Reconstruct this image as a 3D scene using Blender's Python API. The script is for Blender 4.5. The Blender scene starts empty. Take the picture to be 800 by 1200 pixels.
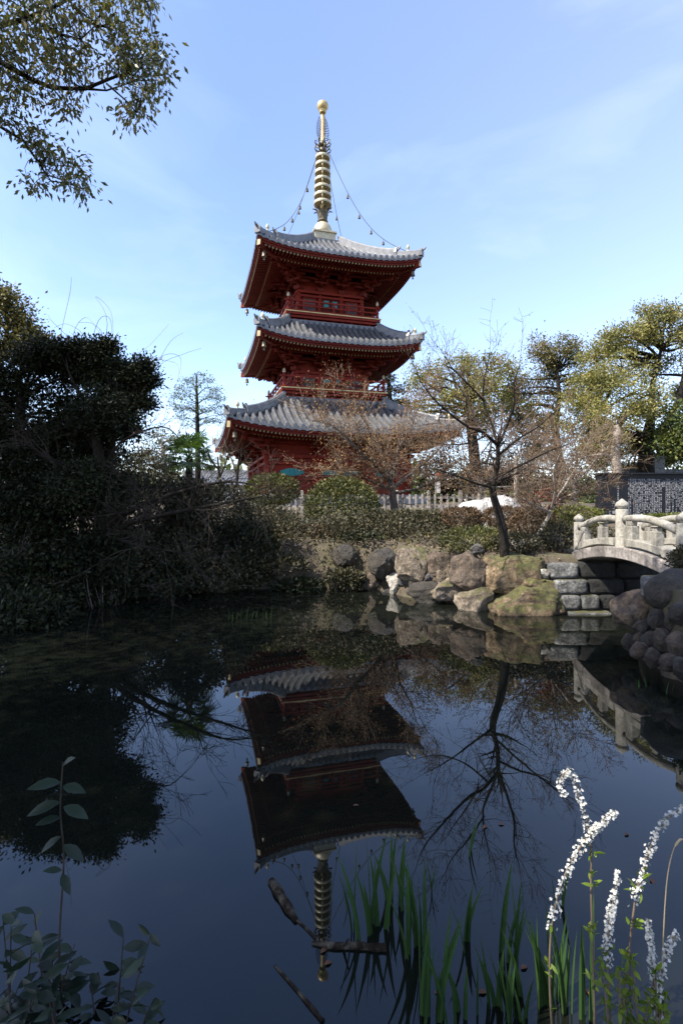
import bpy, math, random
import numpy as np
from mathutils import Vector, Matrix, noise as mnoise

random.seed(7)
RNG = np.random.default_rng(11)
R = math.radians
C = bpy.context.scene.collection
SC = bpy.context.scene

# ------------------------------------------------------------------ camera
FPX, HOR, EYE = 620.0, 594.0, 1.6
cam_d = bpy.data.cameras.new('camera')
cam = bpy.data.objects.new('camera', cam_d)
C.objects.link(cam)
cam.location = (0, 0, EYE)
cam.rotation_euler = (R(90), 0, 0)
cam_d.sensor_fit = 'VERTICAL'
cam_d.sensor_height = 36.0
cam_d.lens = 36.0 * FPX / 1200.0
cam_d.shift_y = -0.005
cam_d.clip_start = 0.05
cam_d.clip_end = 3000
SC.camera = cam

# ------------------------------------------------------------------ sky and sun
SUN_DIR = Vector((-0.86, -0.42, 0.0)).normalized()
SUN_EL = R(51)
sun_vec = Vector((SUN_DIR.x * math.cos(SUN_EL), SUN_DIR.y * math.cos(SUN_EL), math.sin(SUN_EL)))
W = bpy.data.worlds.new('World')
SC.world = W
W.use_nodes = True
nt = W.node_tree
bg = nt.nodes['Background']
sky = nt.nodes.new('ShaderNodeTexSky')
sky.sky_type = 'NISHITA'
sky.sun_disc = False
sky.sun_elevation = SUN_EL
sky.sun_rotation = math.atan2(SUN_DIR.x, SUN_DIR.y)
sky.air_density = 1.0
sky.dust_density = 1.0
sky.ozone_density = 2.2
# thin cirrus, laid out by direction in the sky
tc = nt.nodes.new('ShaderNodeTexCoord')
mp = nt.nodes.new('ShaderNodeMapping')
mp.inputs['Scale'].default_value = (1.6, 1.0, 4.5)
mp.inputs['Rotation'].default_value = (0.2, 0.5, 0.4)
nz = nt.nodes.new('ShaderNodeTexNoise')
nz.inputs['Scale'].default_value = 1.7
nz.inputs['Detail'].default_value = 6
nz.inputs['Distortion'].default_value = 0.6
cr = nt.nodes.new('ShaderNodeValToRGB')
cr.color_ramp.elements[0].position = 0.48
cr.color_ramp.elements[0].color = (0, 0, 0, 1)
cr.color_ramp.elements[1].position = 0.85
cr.color_ramp.elements[1].color = (0.09, 0.09, 0.09, 1)
mx = nt.nodes.new('ShaderNodeMixRGB')
mx.inputs[2].default_value = (9.0, 9.6, 10.5, 1)
nt.links.new(tc.outputs['Generated'], mp.inputs['Vector'])
nt.links.new(mp.outputs['Vector'], nz.inputs['Vector'])
nt.links.new(nz.outputs['Fac'], cr.inputs['Fac'])
sxyz = nt.nodes.new('ShaderNodeSeparateXYZ')
nt.links.new(tc.outputs['Generated'], sxyz.inputs[0])
veil = nt.nodes.new('ShaderNodeMath'); veil.operation = 'MULTIPLY_ADD'; veil.use_clamp = True
nt.links.new(sxyz.outputs['X'], veil.inputs[0])
veil.inputs[1].default_value = .095
veil.inputs[2].default_value = .015
vsum = nt.nodes.new('ShaderNodeMath'); vsum.operation = 'ADD'; vsum.use_clamp = True
nt.links.new(veil.outputs[0], vsum.inputs[0])
nt.links.new(cr.outputs['Color'], vsum.inputs[1])
nt.links.new(vsum.outputs[0], mx.inputs[0])
nt.links.new(sky.outputs['Color'], mx.inputs[1])
tint = nt.nodes.new('ShaderNodeMixRGB')
tint.blend_type = 'MULTIPLY'
tint.inputs[0].default_value = 1
tint.inputs[2].default_value = (1.0, .962, 1.02, 1)
nt.links.new(mx.outputs['Color'], tint.inputs[1])
nt.links.new(tint.outputs['Color'], bg.inputs['Color'])
bg.inputs['Strength'].default_value = 0.15

sd = bpy.data.lights.new('sun', 'SUN')
sd.energy = 5.0
sd.angle = R(0.5)
sd.color = (1.0, 0.94, 0.84)
so = bpy.data.objects.new('sun', sd)
C.objects.link(so)
so.rotation_euler = (-sun_vec).to_track_quat('-Z', 'Y').to_euler()
so.location = (-20, -10, 30)

vs = SC.view_settings
vs.view_transform = 'Standard'
vs.look = 'None'
vs.gamma = 1
vs.use_curve_mapping = False
vs.exposure = 1.3
SC.render.engine = 'CYCLES'
try:
    SC.cycles.max_bounces = 6
    SC.cycles.transparent_max_bounces = 4
except Exception:
    pass


def at(u, v, Y):
    return Vector(((u - 400) * Y / FPX, Y, EYE + (HOR - v) * Y / FPX))


def water_at(u, v):
    Y = FPX * EYE / (v - HOR)
    return Vector(((u - 400) * Y / FPX, Y, 0))


# ------------------------------------------------------------------ scene-tree helpers
ORG = {}


def tag(o, label=None, cat=None, group=None, kind=None):
    if label: o['label'] = label
    if cat: o['category'] = cat
    if group: o['group'] = group
    if kind: o['kind'] = kind
    return o


def thing(name, label, cat, loc=(0, 0, 0), rotz=0, group=None):
    o = bpy.data.objects.new(name, None)
    C.objects.link(o)
    o.location = loc
    o.rotation_euler = (0, 0, rotz)
    o.empty_display_size = 0.2
    ORG[o.name] = Vector(loc)
    return tag(o, label, cat, group)


def link_mesh(name, me, parent, loc=None):
    o = bpy.data.objects.new(name, me)
    C.objects.link(o)
    if parent:
        o.parent = parent
        ORG[o.name] = ORG.get(parent.name, Vector((0, 0, 0)))
    if loc is not None:
        o.location = loc
        if not parent: ORG[o.name] = Vector(loc)
    return o


class MB:
    """collects shapes and links them as ONE mesh object"""
    def __init__(s):
        s.v = []; s.f = []; s.m = []; s.mi = 0

    def poly(s, pts, faces):
        n = len(s.v)
        s.v.extend([tuple(p) for p in pts])
        s.f.extend([tuple(i + n for i in f) for f in faces])
        s.m.extend([s.mi] * len(faces))

    def box(s, c, d, rz=0.0, taper=1.0):
        x, y, z = d[0] / 2, d[1] / 2, d[2] / 2
        cs, sn = math.cos(rz), math.sin(rz)
        P = []
        for dz in (-z, z):
            k = taper if dz > 0 else 1.0
            for dx, dy in ((-x, -y), (x, -y), (x, y), (-x, y)):
                dx *= k; dy *= k
                P.append((c[0] + dx * cs - dy * sn, c[1] + dx * sn + dy * cs, c[2] + dz))
        s.poly(P, [(3, 2, 1, 0), (4, 5, 6, 7), (0, 1, 5, 4), (1, 2, 6, 5), (2, 3, 7, 6), (3, 0, 4, 7)])

    def bar(s, a, b, w, h, up=(0, 0, 1)):
        a = Vector(a); b = Vector(b)
        s.sweep([a, b], w, h, up)

    def sweep(s, pts, w, h, up=(0, 0, 1), w2=None):
        """rectangular section along a path; h may be (below, above)"""
        lo, hi = (h if isinstance(h, tuple) else (h / 2, h / 2))
        up = Vector(up); P = []; n = len(pts)
        pts = [Vector(p) for p in pts]
        for i, p in enumerate(pts):
            d = (pts[min(i + 1, n - 1)] - pts[max(i - 1, 0)])
            sd_ = d.cross(up)
            if sd_.length < 1e-6: sd_ = Vector((1, 0, 0))
            sd_.normalize()
            nn = sd_.cross(d).normalized()
            ww = w
            P += [p - sd_ * ww / 2 - nn * lo, p + sd_ * ww / 2 - nn * lo, p + sd_ * ww / 2 + nn * hi, p - sd_ * ww / 2 + nn * hi]
        F = [(0, 1, 2, 3), tuple(4 * (n - 1) + k for k in (3, 2, 1, 0))]
        for i in range(n - 1):
            for k in range(4):
                k2 = (k + 1) % 4
                F.append((4 * i + k, 4 * i + 4 + k, 4 * i + 4 + k2, 4 * i + k2))
        s.poly(P, F)

    def tube(s, pts, rad, n=6, cap=True):
        pts = [Vector(p) for p in pts]
        m = len(pts)
        if not hasattr(rad, '__len__'): rad = [rad] * m
        P = []
        prev = None
        for i, p in enumerate(pts):
            d = (pts[min(i + 1, m - 1)] - pts[max(i - 1, 0)])
            if d.length < 1e-9: d = Vector((0, 0, 1))
            d.normalize()
            if prev is None:
                a = d.orthogonal().normalized()
            else:
                a = prev - d * prev.dot(d)
                a = a.normalized() if a.length > 1e-6 else d.orthogonal().normalized()
            prev = a
            b = d.cross(a)
            for k in range(n):
                t = 2 * math.pi * k / n
                P.append(p + (a * math.cos(t) + b * math.sin(t)) * rad[i])
        F = []
        for i in range(m - 1):
            for k in range(n):
                k2 = (k + 1) % n
                F.append((n * i + k, n * i + k2, n * i + n + k2, n * i + n + k))
        if cap and n > 3:
            F.append(tuple(range(n - 1, -1, -1)))
            F.append(tuple(n * (m - 1) + k for k in range(n)))
        s.poly(P, F)

    def lathe(s, prof, n=16, c=(0, 0, 0)):
        P = []; F = []
        for r, z in prof:
            for k in range(n):
                t = 2 * math.pi * k / n
                P.append((c[0] + r * math.cos(t), c[1] + r * math.sin(t), c[2] + z))
        for i in range(len(prof) - 1):
            for k in range(n):
                k2 = (k + 1) % n
                F.append((n * i + k, n * i + k2, n * i + n + k2, n * i + n + k))
        F.append(tuple(range(n - 1, -1, -1)))
        F.append(tuple(n * (len(prof) - 1) + k for k in range(n)))
        s.poly(P, F)

    def torus(s, c, R_, r, n=16, m=6, axis='z', a0=0, a1=2 * math.pi, rot=None):
        closed = abs(a1 - a0 - 2 * math.pi) < 1e-6
        pts = []
        for k in range(n + 1):
            t = a0 + (a1 - a0) * k / n
            q = Vector((R_ * math.cos(t), R_ * math.sin(t), 0)) if axis == 'z' else Vector((R_ * math.cos(t), 0, R_ * math.sin(t)))
            if rot: q = rot @ q
            pts.append(Vector(c) + q)
        s.tube(pts, r, m, cap=not closed)

    def build(s, name, mat, parent=None, local=False, loc=None, smooth=False, bevel=0):
        me = bpy.data.meshes.new(name)
        off = Vector((0, 0, 0))
        if not local:
            if parent: off = ORG.get(parent.name, off)
            elif loc is not None: off = Vector(loc)
        V = np.array(s.v, dtype=float).reshape(-1, 3)
        V = V - np.array(off)
        me.from_pydata(V.tolist(), [], s.f)
        me.update()
        if smooth:
            me.polygons.foreach_set('use_smooth', [True] * len(me.polygons))
        if isinstance(mat, (list, tuple)):
            for x in mat: me.materials.append(x)
            me.polygons.foreach_set('material_index', s.m)
        else:
            me.materials.append(mat)
        o = link_mesh(name, me, parent, loc)
        if bevel:
            md = o.modifiers.new('bevel', 'BEVEL')
            md.width = bevel; md.segments = 2; md.limit_method = 'ANGLE'; md.angle_limit = R(40)
        return o


def np_mesh(name, V, F, mat, parent=None, loc=None, smooth=False):
    """V (n,3) world coordinates, F (m,4) quads"""
    off = np.array(ORG.get(parent.name, (0, 0, 0)) if parent else (loc if loc is not None else (0, 0, 0)), dtype=float)
    me = bpy.data.meshes.new(name)
    V = np.ascontiguousarray(V - off, dtype=np.float32)
    F = np.ascontiguousarray(F, dtype=np.int32)
    k = F.shape[1]
    me.vertices.add(len(V)); me.vertices.foreach_set('co', V.ravel())
    me.loops.add(F.size); me.loops.foreach_set('vertex_index', F.ravel())
    me.polygons.add(len(F))
    me.polygons.foreach_set('loop_start', np.arange(len(F), dtype=np.int32) * k)
    if smooth: me.polygons.foreach_set('use_smooth', np.ones(len(F), dtype=bool))
    me.update(calc_edges=True)
    me.materials.append(mat)
    return link_mesh(name, me, parent, loc)


def unit(a):
    return a / np.maximum(np.linalg.norm(a, axis=1, keepdims=True), 1e-9)


def leaf_geo(P, D, N, L, Wd, fold=0.15, fine=False):
    """leaf blades: base P, axis D, face normal N -> verts, quads"""
    n = len(P)
    D = unit(D)
    S = unit(np.cross(D, N)); N = np.cross(S, D)
    L = np.broadcast_to(np.asarray(L, float), (n,))[:, None]
    Wd = np.broadcast_to(np.asarray(Wd, float), (n,))[:, None]
    if not fine:
        V = np.stack([P, P + D * L * .5 - S * Wd * .5 + N * Wd * fold, P + D * L, P + D * L * .5 + S * Wd * .5 + N * Wd * fold], 1)
        F = np.arange(n)[:, None] * 4 + np.array([[0, 1, 2, 3]])
        return V.reshape(-1, 3), F
    rows = []
    prof = [(0, .06), (.18, .62), (.42, 1.0), (.68, .82), (.88, .36), (1.0, .03)]
    for t, w in prof:
        mid = P + D * L * t - N * L * .22 * t * t
        rows.append(np.stack([mid - S * Wd * .5 * w + N * Wd * fold * w, mid, mid + S * Wd * .5 * w + N * Wd * fold * w], 1))
    V = np.concatenate(rows, 1)  # n,18,3
    q = []
    for i in range(5):
        for k in (0, 1):
            q.append([3 * i + k, 3 * i + k + 1, 3 * i + k + 4, 3 * i + k + 3])
    q = np.array(q)
    F = (np.arange(n)[:, None, None] * 18 + q[None]).reshape(-1, 4)
    return V.reshape(-1, 3), F


def rand_unit(n):
    return unit(RNG.normal(size=(n, 3)))


def leaf_cloud(centres, per, spread, size, flat=.6, upbias=.6, aspect=.5, droop=0.0):
    """gaussian leaf tufts around clump centres"""
    centres = np.asarray(centres, float)
    k = len(centres)
    P = np.repeat(centres, per, 0)
    sp = np.repeat(np.broadcast_to(np.asarray(spread, float), (k,)), per)[:, None]
    off = RNG.normal(size=P.shape) * .5
    off[:, 2] *= flat
    P = P + off * sp
    D = unit(off + RNG.normal(size=P.shape) * .6 + np.array([0, 0, -droop]))
    N = unit(RNG.normal(size=P.shape) * .8 + np.array([0, 0, upbias]))
    L = size * RNG.uniform(.6, 1.25, len(P))
    return leaf_geo(P, D, N, L, L * aspect)


# ------------------------------------------------------------------ materials
def new_mat(name):
    m = bpy.data.materials.new(name)
    m.use_nodes = True
    return m, m.node_tree, m.node_tree.nodes['Principled BSDF']


def ramp(t, fac, stops):
    c = t.nodes.new('ShaderNodeValToRGB')
    e = c.color_ramp.elements
    while len(e) < len(stops): e.new(.5)
    for i, (p, col) in enumerate(stops):
        e[i].position = p; e[i].color = (*col, 1)
    t.links.new(fac, c.inputs['Fac'])
    return c.outputs['Color']


def noise(t, scale, detail=5, rough=.6, coord='Object', vec=None, dist=0.0):
    n = t.nodes.new('ShaderNodeTexNoise')
    n.inputs['Scale'].default_value = scale
    n.inputs['Detail'].default_value = detail
    n.inputs['Roughness'].default_value = rough
    n.inputs['Distortion'].default_value = dist
    if vec is None:
        c = t.nodes.new('ShaderNodeTexCoord'); vec = c.outputs[coord]
    t.links.new(vec, n.inputs['Vector'])
    return n.outputs['Fac']


def mixc(t, fac, a, b, mode='MIX'):
    m = t.nodes.new('ShaderNodeMixRGB')
    m.blend_type = mode
    for i, x in ((0, fac), (1, a), (2, b)):
        if hasattr(x, 'is_output'): t.links.new(x, m.inputs[i])
        elif isinstance(x, (int, float)): m.inputs[i].default_value = x
        else: m.inputs[i].default_value = (*x, 1)
    return m.outputs['Color']


def bump(t, b, h, strength=.5, dist=.02):
    n = t.nodes.new('ShaderNodeBump')
    n.inputs['Strength'].default_value = strength
    n.inputs['Distance'].default_value = dist
    t.links.new(h, n.inputs['Height'])
    t.links.new(n.outputs['Normal'], b.inputs['Normal'])


def surf(name, stops, scale=4, rough=.7, bscale=None, bstr=.4, bdist=.02, metal=0.0, detail=6, spec=.5):
    m, t, b = new_mat(name)
    f = noise(t, scale, detail)
    t.links.new(ramp(t, f, stops), b.inputs['Base Color'])
    b.inputs['Roughness'].default_value = rough
    b.inputs['Metallic'].default_value = metal
    b.inputs['Specular IOR Level'].default_value = spec
    if bscale: bump(t, b, noise(t, bscale, 6), bstr, bdist)
    return m


def leaf_mat(name, stops, trans=.25, rough=.55, spec=.22):
    m, t, b = new_mat(name)
    g = t.nodes.new('ShaderNodeNewGeometry')
    big = noise(t, .9, 3, coord='Object')
    ad = t.nodes.new('ShaderNodeMath'); ad.operation = 'MULTIPLY_ADD'
    t.links.new(g.outputs['Random Per Island'], ad.inputs[0])
    ad.inputs[1].default_value = .62
    sc_ = t.nodes.new('ShaderNodeMath'); sc_.operation = 'MULTIPLY_ADD'
    t.links.new(big, sc_.inputs[0]); sc_.inputs[1].default_value = 1.2; sc_.inputs[2].default_value = -.4
    t.links.new(sc_.outputs[0], ad.inputs[2])
    ad.use_clamp = True
    col = ramp(t, ad.outputs[0], stops)
    t.links.new(col, b.inputs['Base Color'])
    b.inputs['Roughness'].default_value = rough
    b.inputs['Specular IOR Level'].default_value = spec
    if trans > 0:
        tr = t.nodes.new('ShaderNodeBsdfTranslucent')
        t.links.new(mixc(t, 1.0, col, (1.0, 1.0, .55), 'MULTIPLY'), tr.inputs['Color'])
        mxs = t.nodes.new('ShaderNodeMixShader'); mxs.inputs[0].default_value = trans
        t.links.new(b.outputs[0], mxs.inputs[1]); t.links.new(tr.outputs[0], mxs.inputs[2])
        t.links.new(mxs.outputs[0], t.nodes['Material Output'].inputs['Surface'])
    return m


def rock_mat(name, stops, moss=0.0, bdist=.16, mosscol=((.025, .033, .008), (.13, .12, .032)), scale=5, rough=.8, stain=.5):
    m, t, b = new_mat(name)
    c = t.nodes.new('ShaderNodeTexCoord')
    f = mixc(t, .42, noise(t, scale * .7, 8, .7, dist=.6), noise(t, scale * 5, 6, .7))
    col = ramp(t, f, [(.5 + (p_ - .5) * .36, c_) for p_, c_ in stops])
    # water streaks running down the faces
    mpv = t.nodes.new('ShaderNodeMapping'); mpv.inputs['Scale'].default_value = (7, 7, 1.0)
    t.links.new(c.outputs['Object'], mpv.inputs['Vector'])
    sk = ramp(t, noise(t, 1.0, 5, .6, vec=mpv.outputs['Vector']), [(.50, (0, 0, 0)), (.66, (.7, .7, .7))])
    col = mixc(t, sk, col, tuple(x * .55 for x in stops[0][1]))
    st = ramp(t, noise(t, 2.3, 5, .7), [(.42, (0, 0, 0)), (.62, (1, 1, 1))])
    fac = t.nodes.new('ShaderNodeMath'); fac.operation = 'MULTIPLY'; t.links.new(st, fac.inputs[0]); fac.inputs[1].default_value = stain
    col = mixc(t, fac.outputs[0], col, tuple(x * .45 for x in stops[0][1]))
    if moss > 0:
        g = t.nodes.new('ShaderNodeNewGeometry')
        sx = t.nodes.new('ShaderNodeSeparateXYZ'); t.links.new(g.outputs['Normal'], sx.inputs[0])
        a = t.nodes.new('ShaderNodeMath'); a.operation = 'MULTIPLY_ADD'
        t.links.new(sx.outputs['Z'], a.inputs[0]); a.inputs[1].default_value = .35
        t.links.new(noise(t, 1.9, 6, .7), a.inputs[2])
        k = ramp(t, a.outputs[0], [(max(0, .80 - moss * .4), (0, 0, 0)), (min(1, .90 - moss * .36), (.9, .9, .9))])
        mc = ramp(t, noise(t, 9, 6), [(.3, mosscol[0]), (.7, mosscol[1])])
        col = mixc(t, k, col, mc)
    t.links.new(col, b.inputs['Base Color'])
    b.inputs['Roughness'].default_value = rough
    hb = mixc(t, .5, noise(t, scale * 3, 8, .75), noise(t, scale * 1.1, 6, .65, dist=.8))
    bump(t, b, hb, 1.0, bdist)
    return m


M = {}
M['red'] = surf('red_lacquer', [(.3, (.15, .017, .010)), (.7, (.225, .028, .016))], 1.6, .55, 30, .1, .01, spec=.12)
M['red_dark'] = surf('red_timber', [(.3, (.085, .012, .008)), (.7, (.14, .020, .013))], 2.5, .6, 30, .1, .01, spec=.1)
M['gold'] = surf('gilt', [(.3, (.40, .28, .11)), (.7, (.56, .43, .20))], 5, .45, metal=.6)
M['gold_pale'] = surf('pale_gilt', [(.3, (.34, .29, .18)), (.7, (.50, .45, .31))], 4, .5, metal=.35)
M['tip'] = surf('rafter_tip_gilt', [(.3, (.17, .12, .055)), (.7, (.28, .21, .10))], 5, .6, metal=.15)
M['bronze'] = surf('dark_bronze', [(.3, (.06, .050, .034)), (.7, (.14, .115, .07))], 6, .5, metal=.5)
M['teal'] = surf('teal_paint', [(.3, (.004, .15, .16)), (.7, (.01, .24, .24))], 4, .5)
M['tile'] = surf('roof_tile', [(.3, (.075, .077, .080)), (.5, (.115, .117, .12)), (.7, (.165, .166, .168))], 5, .36, 12, .1, .01, metal=.35, detail=8, spec=.5)
M['ridge'] = surf('ridge_tile', [(.3, (.06, .062, .067)), (.7, (.16, .162, .165))], 4, .42, 14, .2, .01, spec=.5)
M['plinth'] = surf('plinth_stone', [(.3, (.22, .21, .19)), (.7, (.36, .35, .32))], 5, .85, 20, .3, .01)
M['plaster'] = surf('plaster', [(.3, (.55, .54, .52)), (.7, (.7, .69, .67))], 2, .9)
M['granite'] = rock_mat('bridge_granite', [(.25, (.18, .165, .135)), (.5, (.285, .265, .222)), (.8, (.38, .357, .31))], scale=7, stain=.35, bdist=.02)
M['granite_dark'] = rock_mat('arch_granite', [(.25, (.15, .13, .115)), (.55, (.29, .26, .235)), (.8, (.42, .385, .35))], scale=5, stain=.7, bdist=.04)
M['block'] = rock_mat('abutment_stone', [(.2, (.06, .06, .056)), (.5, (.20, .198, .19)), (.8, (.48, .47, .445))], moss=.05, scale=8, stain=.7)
M['block_shade'] = rock_mat('shaded_abutment_stone', [(.2, (.010, .010, .009)), (.5, (.020, .020, .018)), (.8, (.035, .034, .031))], scale=4, stain=.7)  # abutment stone again, with the shade under the bridge put into its colour
M['black_stone'] = surf('polished_black_stone', [(.3, (.008, .009, .012)), (.7, (.014, .015, .019))], 20, .35, spec=.18)
M['inscription'] = surf('engraved_letters', [(.3, (.26, .26, .27)), (.7, (.42, .42, .43))], 25, .8)
M['wood'] = surf('weathered_wood', [(.25, (.16, .14, .12)), (.6, (.30, .275, .245)), (.85, (.42, .40, .37))], 3, .85, 25, .3, .01)
M['white_rock'] = rock_mat('white_marble', [(.2, (.42, .40, .37)), (.6, (.60, .58, .55))], scale=4, stain=.3)
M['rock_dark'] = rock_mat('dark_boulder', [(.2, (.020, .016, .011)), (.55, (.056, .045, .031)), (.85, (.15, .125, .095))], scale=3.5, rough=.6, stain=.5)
M['rock_brown'] = rock_mat('brown_boulder', [(.2, (.040, .028, .019)), (.5, (.125, .088, .058)), (.85, (.27, .21, .155))], scale=3.5, rough=.65, stain=.5)
M['rock_tan'] = rock_mat('tan_rock', [(.2, (.075, .055, .036)), (.5, (.235, .185, .13)), (.8, (.47, .39, .30))], moss=.22, scale=4, stain=.5)
M['rock_pale'] = rock_mat('pale_rock', [(.2, (.26, .235, .20)), (.5, (.48, .445, .38)), (.8, (.66, .63, .56))], moss=.1, scale=5, stain=.3)
M['rock_grey'] = rock_mat('grey_rock', [(.2, (.045, .041, .038)), (.5, (.11, .102, .096)), (.8, (.24, .23, .215))], moss=.08, scale=4, stain=.45)
M['rock_umber'] = rock_mat('umber_boulder', [(.2, (.024, .018, .012)), (.5, (.072, .055, .037)), (.8, (.18, .145, .105))], scale=4, stain=.5)
M['rock_moss'] = rock_mat('mossy_rock', [(.2, (.085, .052, .028)), (.5, (.26, .18, .10)), (.8, (.48, .38, .25))], moss=.58, scale=3.5, stain=.75)
M['bark'] = surf('bark', [(.3, (.045, .034, .026)), (.7, (.11, .088, .07))], 9, .9, 25, .6, .02)
M['bark_dark'] = surf('dark_bark', [(.3, (.010, .009, .007)), (.7, (.030, .025, .020))], 9, .95, 25, .5, .02, spec=.1)
M['twig_mid'] = surf('brown_twig', [(.3, (.045, .032, .025)), (.7, (.10, .072, .056))], 9, .95, spec=.1)
M['twig_dark'] = surf('dark_twig', [(.3, (.022, .018, .014)), (.7, (.055, .044, .034))], 9, .95, spec=.1)
M['bark_pale'] = surf('pale_bark', [(.3, (.15, .122, .095)), (.7, (.30, .26, .21))], 7, .9, 20, .5, .02)
M['bark_grey'] = surf('grey_bark', [(.3, (.10, .085, .07)), (.7, (.23, .20, .17))], 9, .9, 25, .5, .02)
M['twig'] = surf('twig_bark', [(.3, (.065, .046, .030)), (.7, (.135, .096, .062))], 9, .85)
M['twig_grey'] = surf('grey_twig', [(.3, (.10, .085, .07)), (.7, (.20, .17, .145))], 9, .85)
M['camphor'] = leaf_mat('camphor_leaf', [(.05, (.06, .072, .025)), (.35, (.14, .145, .048)), (.65, (.235, .215, .075)), (.95, (.36, .295, .11))], .32)
M['camphor_green'] = leaf_mat('green_camphor_leaf', [(.05, (.018, .032, .010)), (.4, (.050, .074, .018)), (.75, (.105, .125, .032)), (.97, (.17, .16, .045))], .22)
M['olive'] = leaf_mat('olive_leaf', [(.05, (.045, .045, .018)), (.4, (.105, .098, .036)), (.75, (.17, .145, .055)), (.97, (.23, .18, .07))], .25)
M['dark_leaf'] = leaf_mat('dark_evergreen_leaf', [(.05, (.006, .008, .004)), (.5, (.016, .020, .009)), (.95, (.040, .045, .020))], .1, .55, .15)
M['oak_leaf'] = leaf_mat('oak_leaf', [(.05, (.034, .042, .016)), (.45, (.088, .094, .032)), (.8, (.16, .148, .055)), (.97, (.25, .19, .08))], .38, .42, .35)
M['bush'] = leaf_mat('azalea_leaf', [(.05, (.022, .026, .009)), (.4, (.058, .064, .018)), (.75, (.105, .104, .032)), (.97, (.16, .13, .06))], .2)
M['bush_dull'] = leaf_mat('dull_shrub_leaf', [(.05, (.014, .014, .007)), (.4, (.034, .032, .015)), (.75, (.066, .058, .027)), (.97, (.11, .085, .05))], .15, .6, .3)
M['bush_brown'] = leaf_mat('winter_azalea_leaf', [(.05, (.040, .024, .015)), (.4, (.085, .052, .030)), (.75, (.12, .082, .045)), (.97, (.16, .12, .06))], .15, .6)
M['hedge'] = leaf_mat('hedge_leaf', [(.05, (.034, .045, .010)), (.4, (.080, .094, .020)), (.75, (.14, .145, .034)), (.97, (.19, .17, .05))], .25)
M['palm'] = leaf_mat('palm_leaf', [(.1, (.025, .055, .012)), (.6, (.065, .12, .028)), (.95, (.12, .17, .045))], .25, .4, .4)
M['russet'] = leaf_mat('russet_bud', [(.05, (.085, .045, .020)), (.4, (.17, .090, .040)), (.75, (.26, .15, .065)), (.97, (.32, .22, .10))], .2, .7, .2)
M['bud_red'] = leaf_mat('red_bud', [(.05, (.060, .034, .018)), (.5, (.13, .072, .036)), (.95, (.21, .125, .065))], .15, .7, .2)
M['deep_red'] = leaf_mat('deep_red_leaf', [(.1, (.07, .008, .008)), (.9, (.19, .03, .02))], .2)
M['grass'] = leaf_mat('grass_blade', [(.1, (.07, .075, .015)), (.5, (.16, .145, .035)), (.9, (.28, .23, .09))], .25)
M['litter'] = leaf_mat('fallen_leaf', [(.1, (.06, .035, .020)), (.5, (.17, .105, .06)), (.9, (.34, .26, .18))], 0, .8)
M['wet_leaf'] = leaf_mat('wet_fallen_leaf', [(.1, (.035, .016, .008)), (.5, (.085, .038, .018)), (.9, (.17, .075, .035))], 0, .5)
M['iris'] = leaf_mat('iris_leaf', [(.1, (.014, .032, .010)), (.5, (.034, .072, .020)), (.9, (.085, .14, .045))], .3, .5)
M['fresh'] = leaf_mat('fresh_leaf', [(.1, (.05, .085, .010)), (.5, (.11, .16, .02)), (.9, (.19, .24, .04))], .35)
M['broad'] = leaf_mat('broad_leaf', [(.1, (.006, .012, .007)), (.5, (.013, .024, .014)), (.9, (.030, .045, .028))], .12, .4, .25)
M['petal'] = leaf_mat('white_petal', [(.1, (.36, .355, .33)), (.9, (.56, .555, .53))], .25, .7)
M['straw'] = surf('dry_straw', [(.3, (.26, .19, .10)), (.7, (.42, .32, .19))], 8, .8)
M['log'] = surf('wet_log', [(.3, (.010, .007, .005)), (.5, (.026, .019, .013)), (.66, (.10, .085, .06))], 22, .9, 60, 1.0, .02, spec=.1)
M['banner'] = surf('banner_cloth', [(.3, (.36, .34, .31)), (.7, (.45, .42, .39))], 6, .9)
M['banner_red'] = surf('banner_red', [(.3, (.42, .07, .02)), (.7, (.5, .1, .03))], 6, .9)

# water: a still dark pond
m, t, b = new_mat('pond_water')
b.inputs['Roughness'].default_value = 0.012
b.inputs['IOR'].default_value = 1.47
b.inputs['Specular Tint'].default_value = (.74, .86, 1.0, 1)
t.links.new(ramp(t, noise(t, .35, 4), [(.35, (.004, .0052, .0038)), (.7, (.007, .008, .0055))]), b.inputs['Base Color'])
wn = noise(t, 2.2, 3, .5)
bump(t, b, wn, .03, .012)
M['water'] = m

# ground
m, t, b = new_mat('ground_soil')
g1 = ramp(t, noise(t, .55, 6, .65), [(.35, (.028, .021, .014)), (.5, (.060, .046, .030)), (.62, (.060, .060, .020)), (.8, (.12, .10, .04))])
g2 = ramp(t, noise(t, 7, 8, .7), [(.3, (.025, .018, .013)), (.7, (.13, .10, .065))])
t.links.new(mixc(t, .45, g1, g2), b.inputs['Base Color'])
b.inputs['Roughness'].default_value = .95
bump(t, b, noise(t, 14, 8, .7), .8, .04)
M['ground'] = m

# ------------------------------------------------------------------ ground and water
POND = np.array([(-9, 1.2), (-9, 4.5), (-6.4, 6.3), (-4.8, 7.3), (-4.35, 8.6), (-3.3, 9.6), (-2.4, 10.05), (-1.0, 10.4), (.0, 10.35), (.75, 10.15),
                 (1.15, 9.35), (1.9, 8.75), (2.6, 8.2), (3.3, 8.02), (5.2, 8.15), (9, 8.6), (9, 6.0), (5, 6.1), (3.75, 6.0), (3.25, 5.75), (3.1, 5.0), (3.1, 4.2),
                 (3.1, 3.0), (2.4, 1.9), (1.4, 1.5), (0, 1.38), (-1.5, 1.42), (-4, 1.25)])


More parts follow.
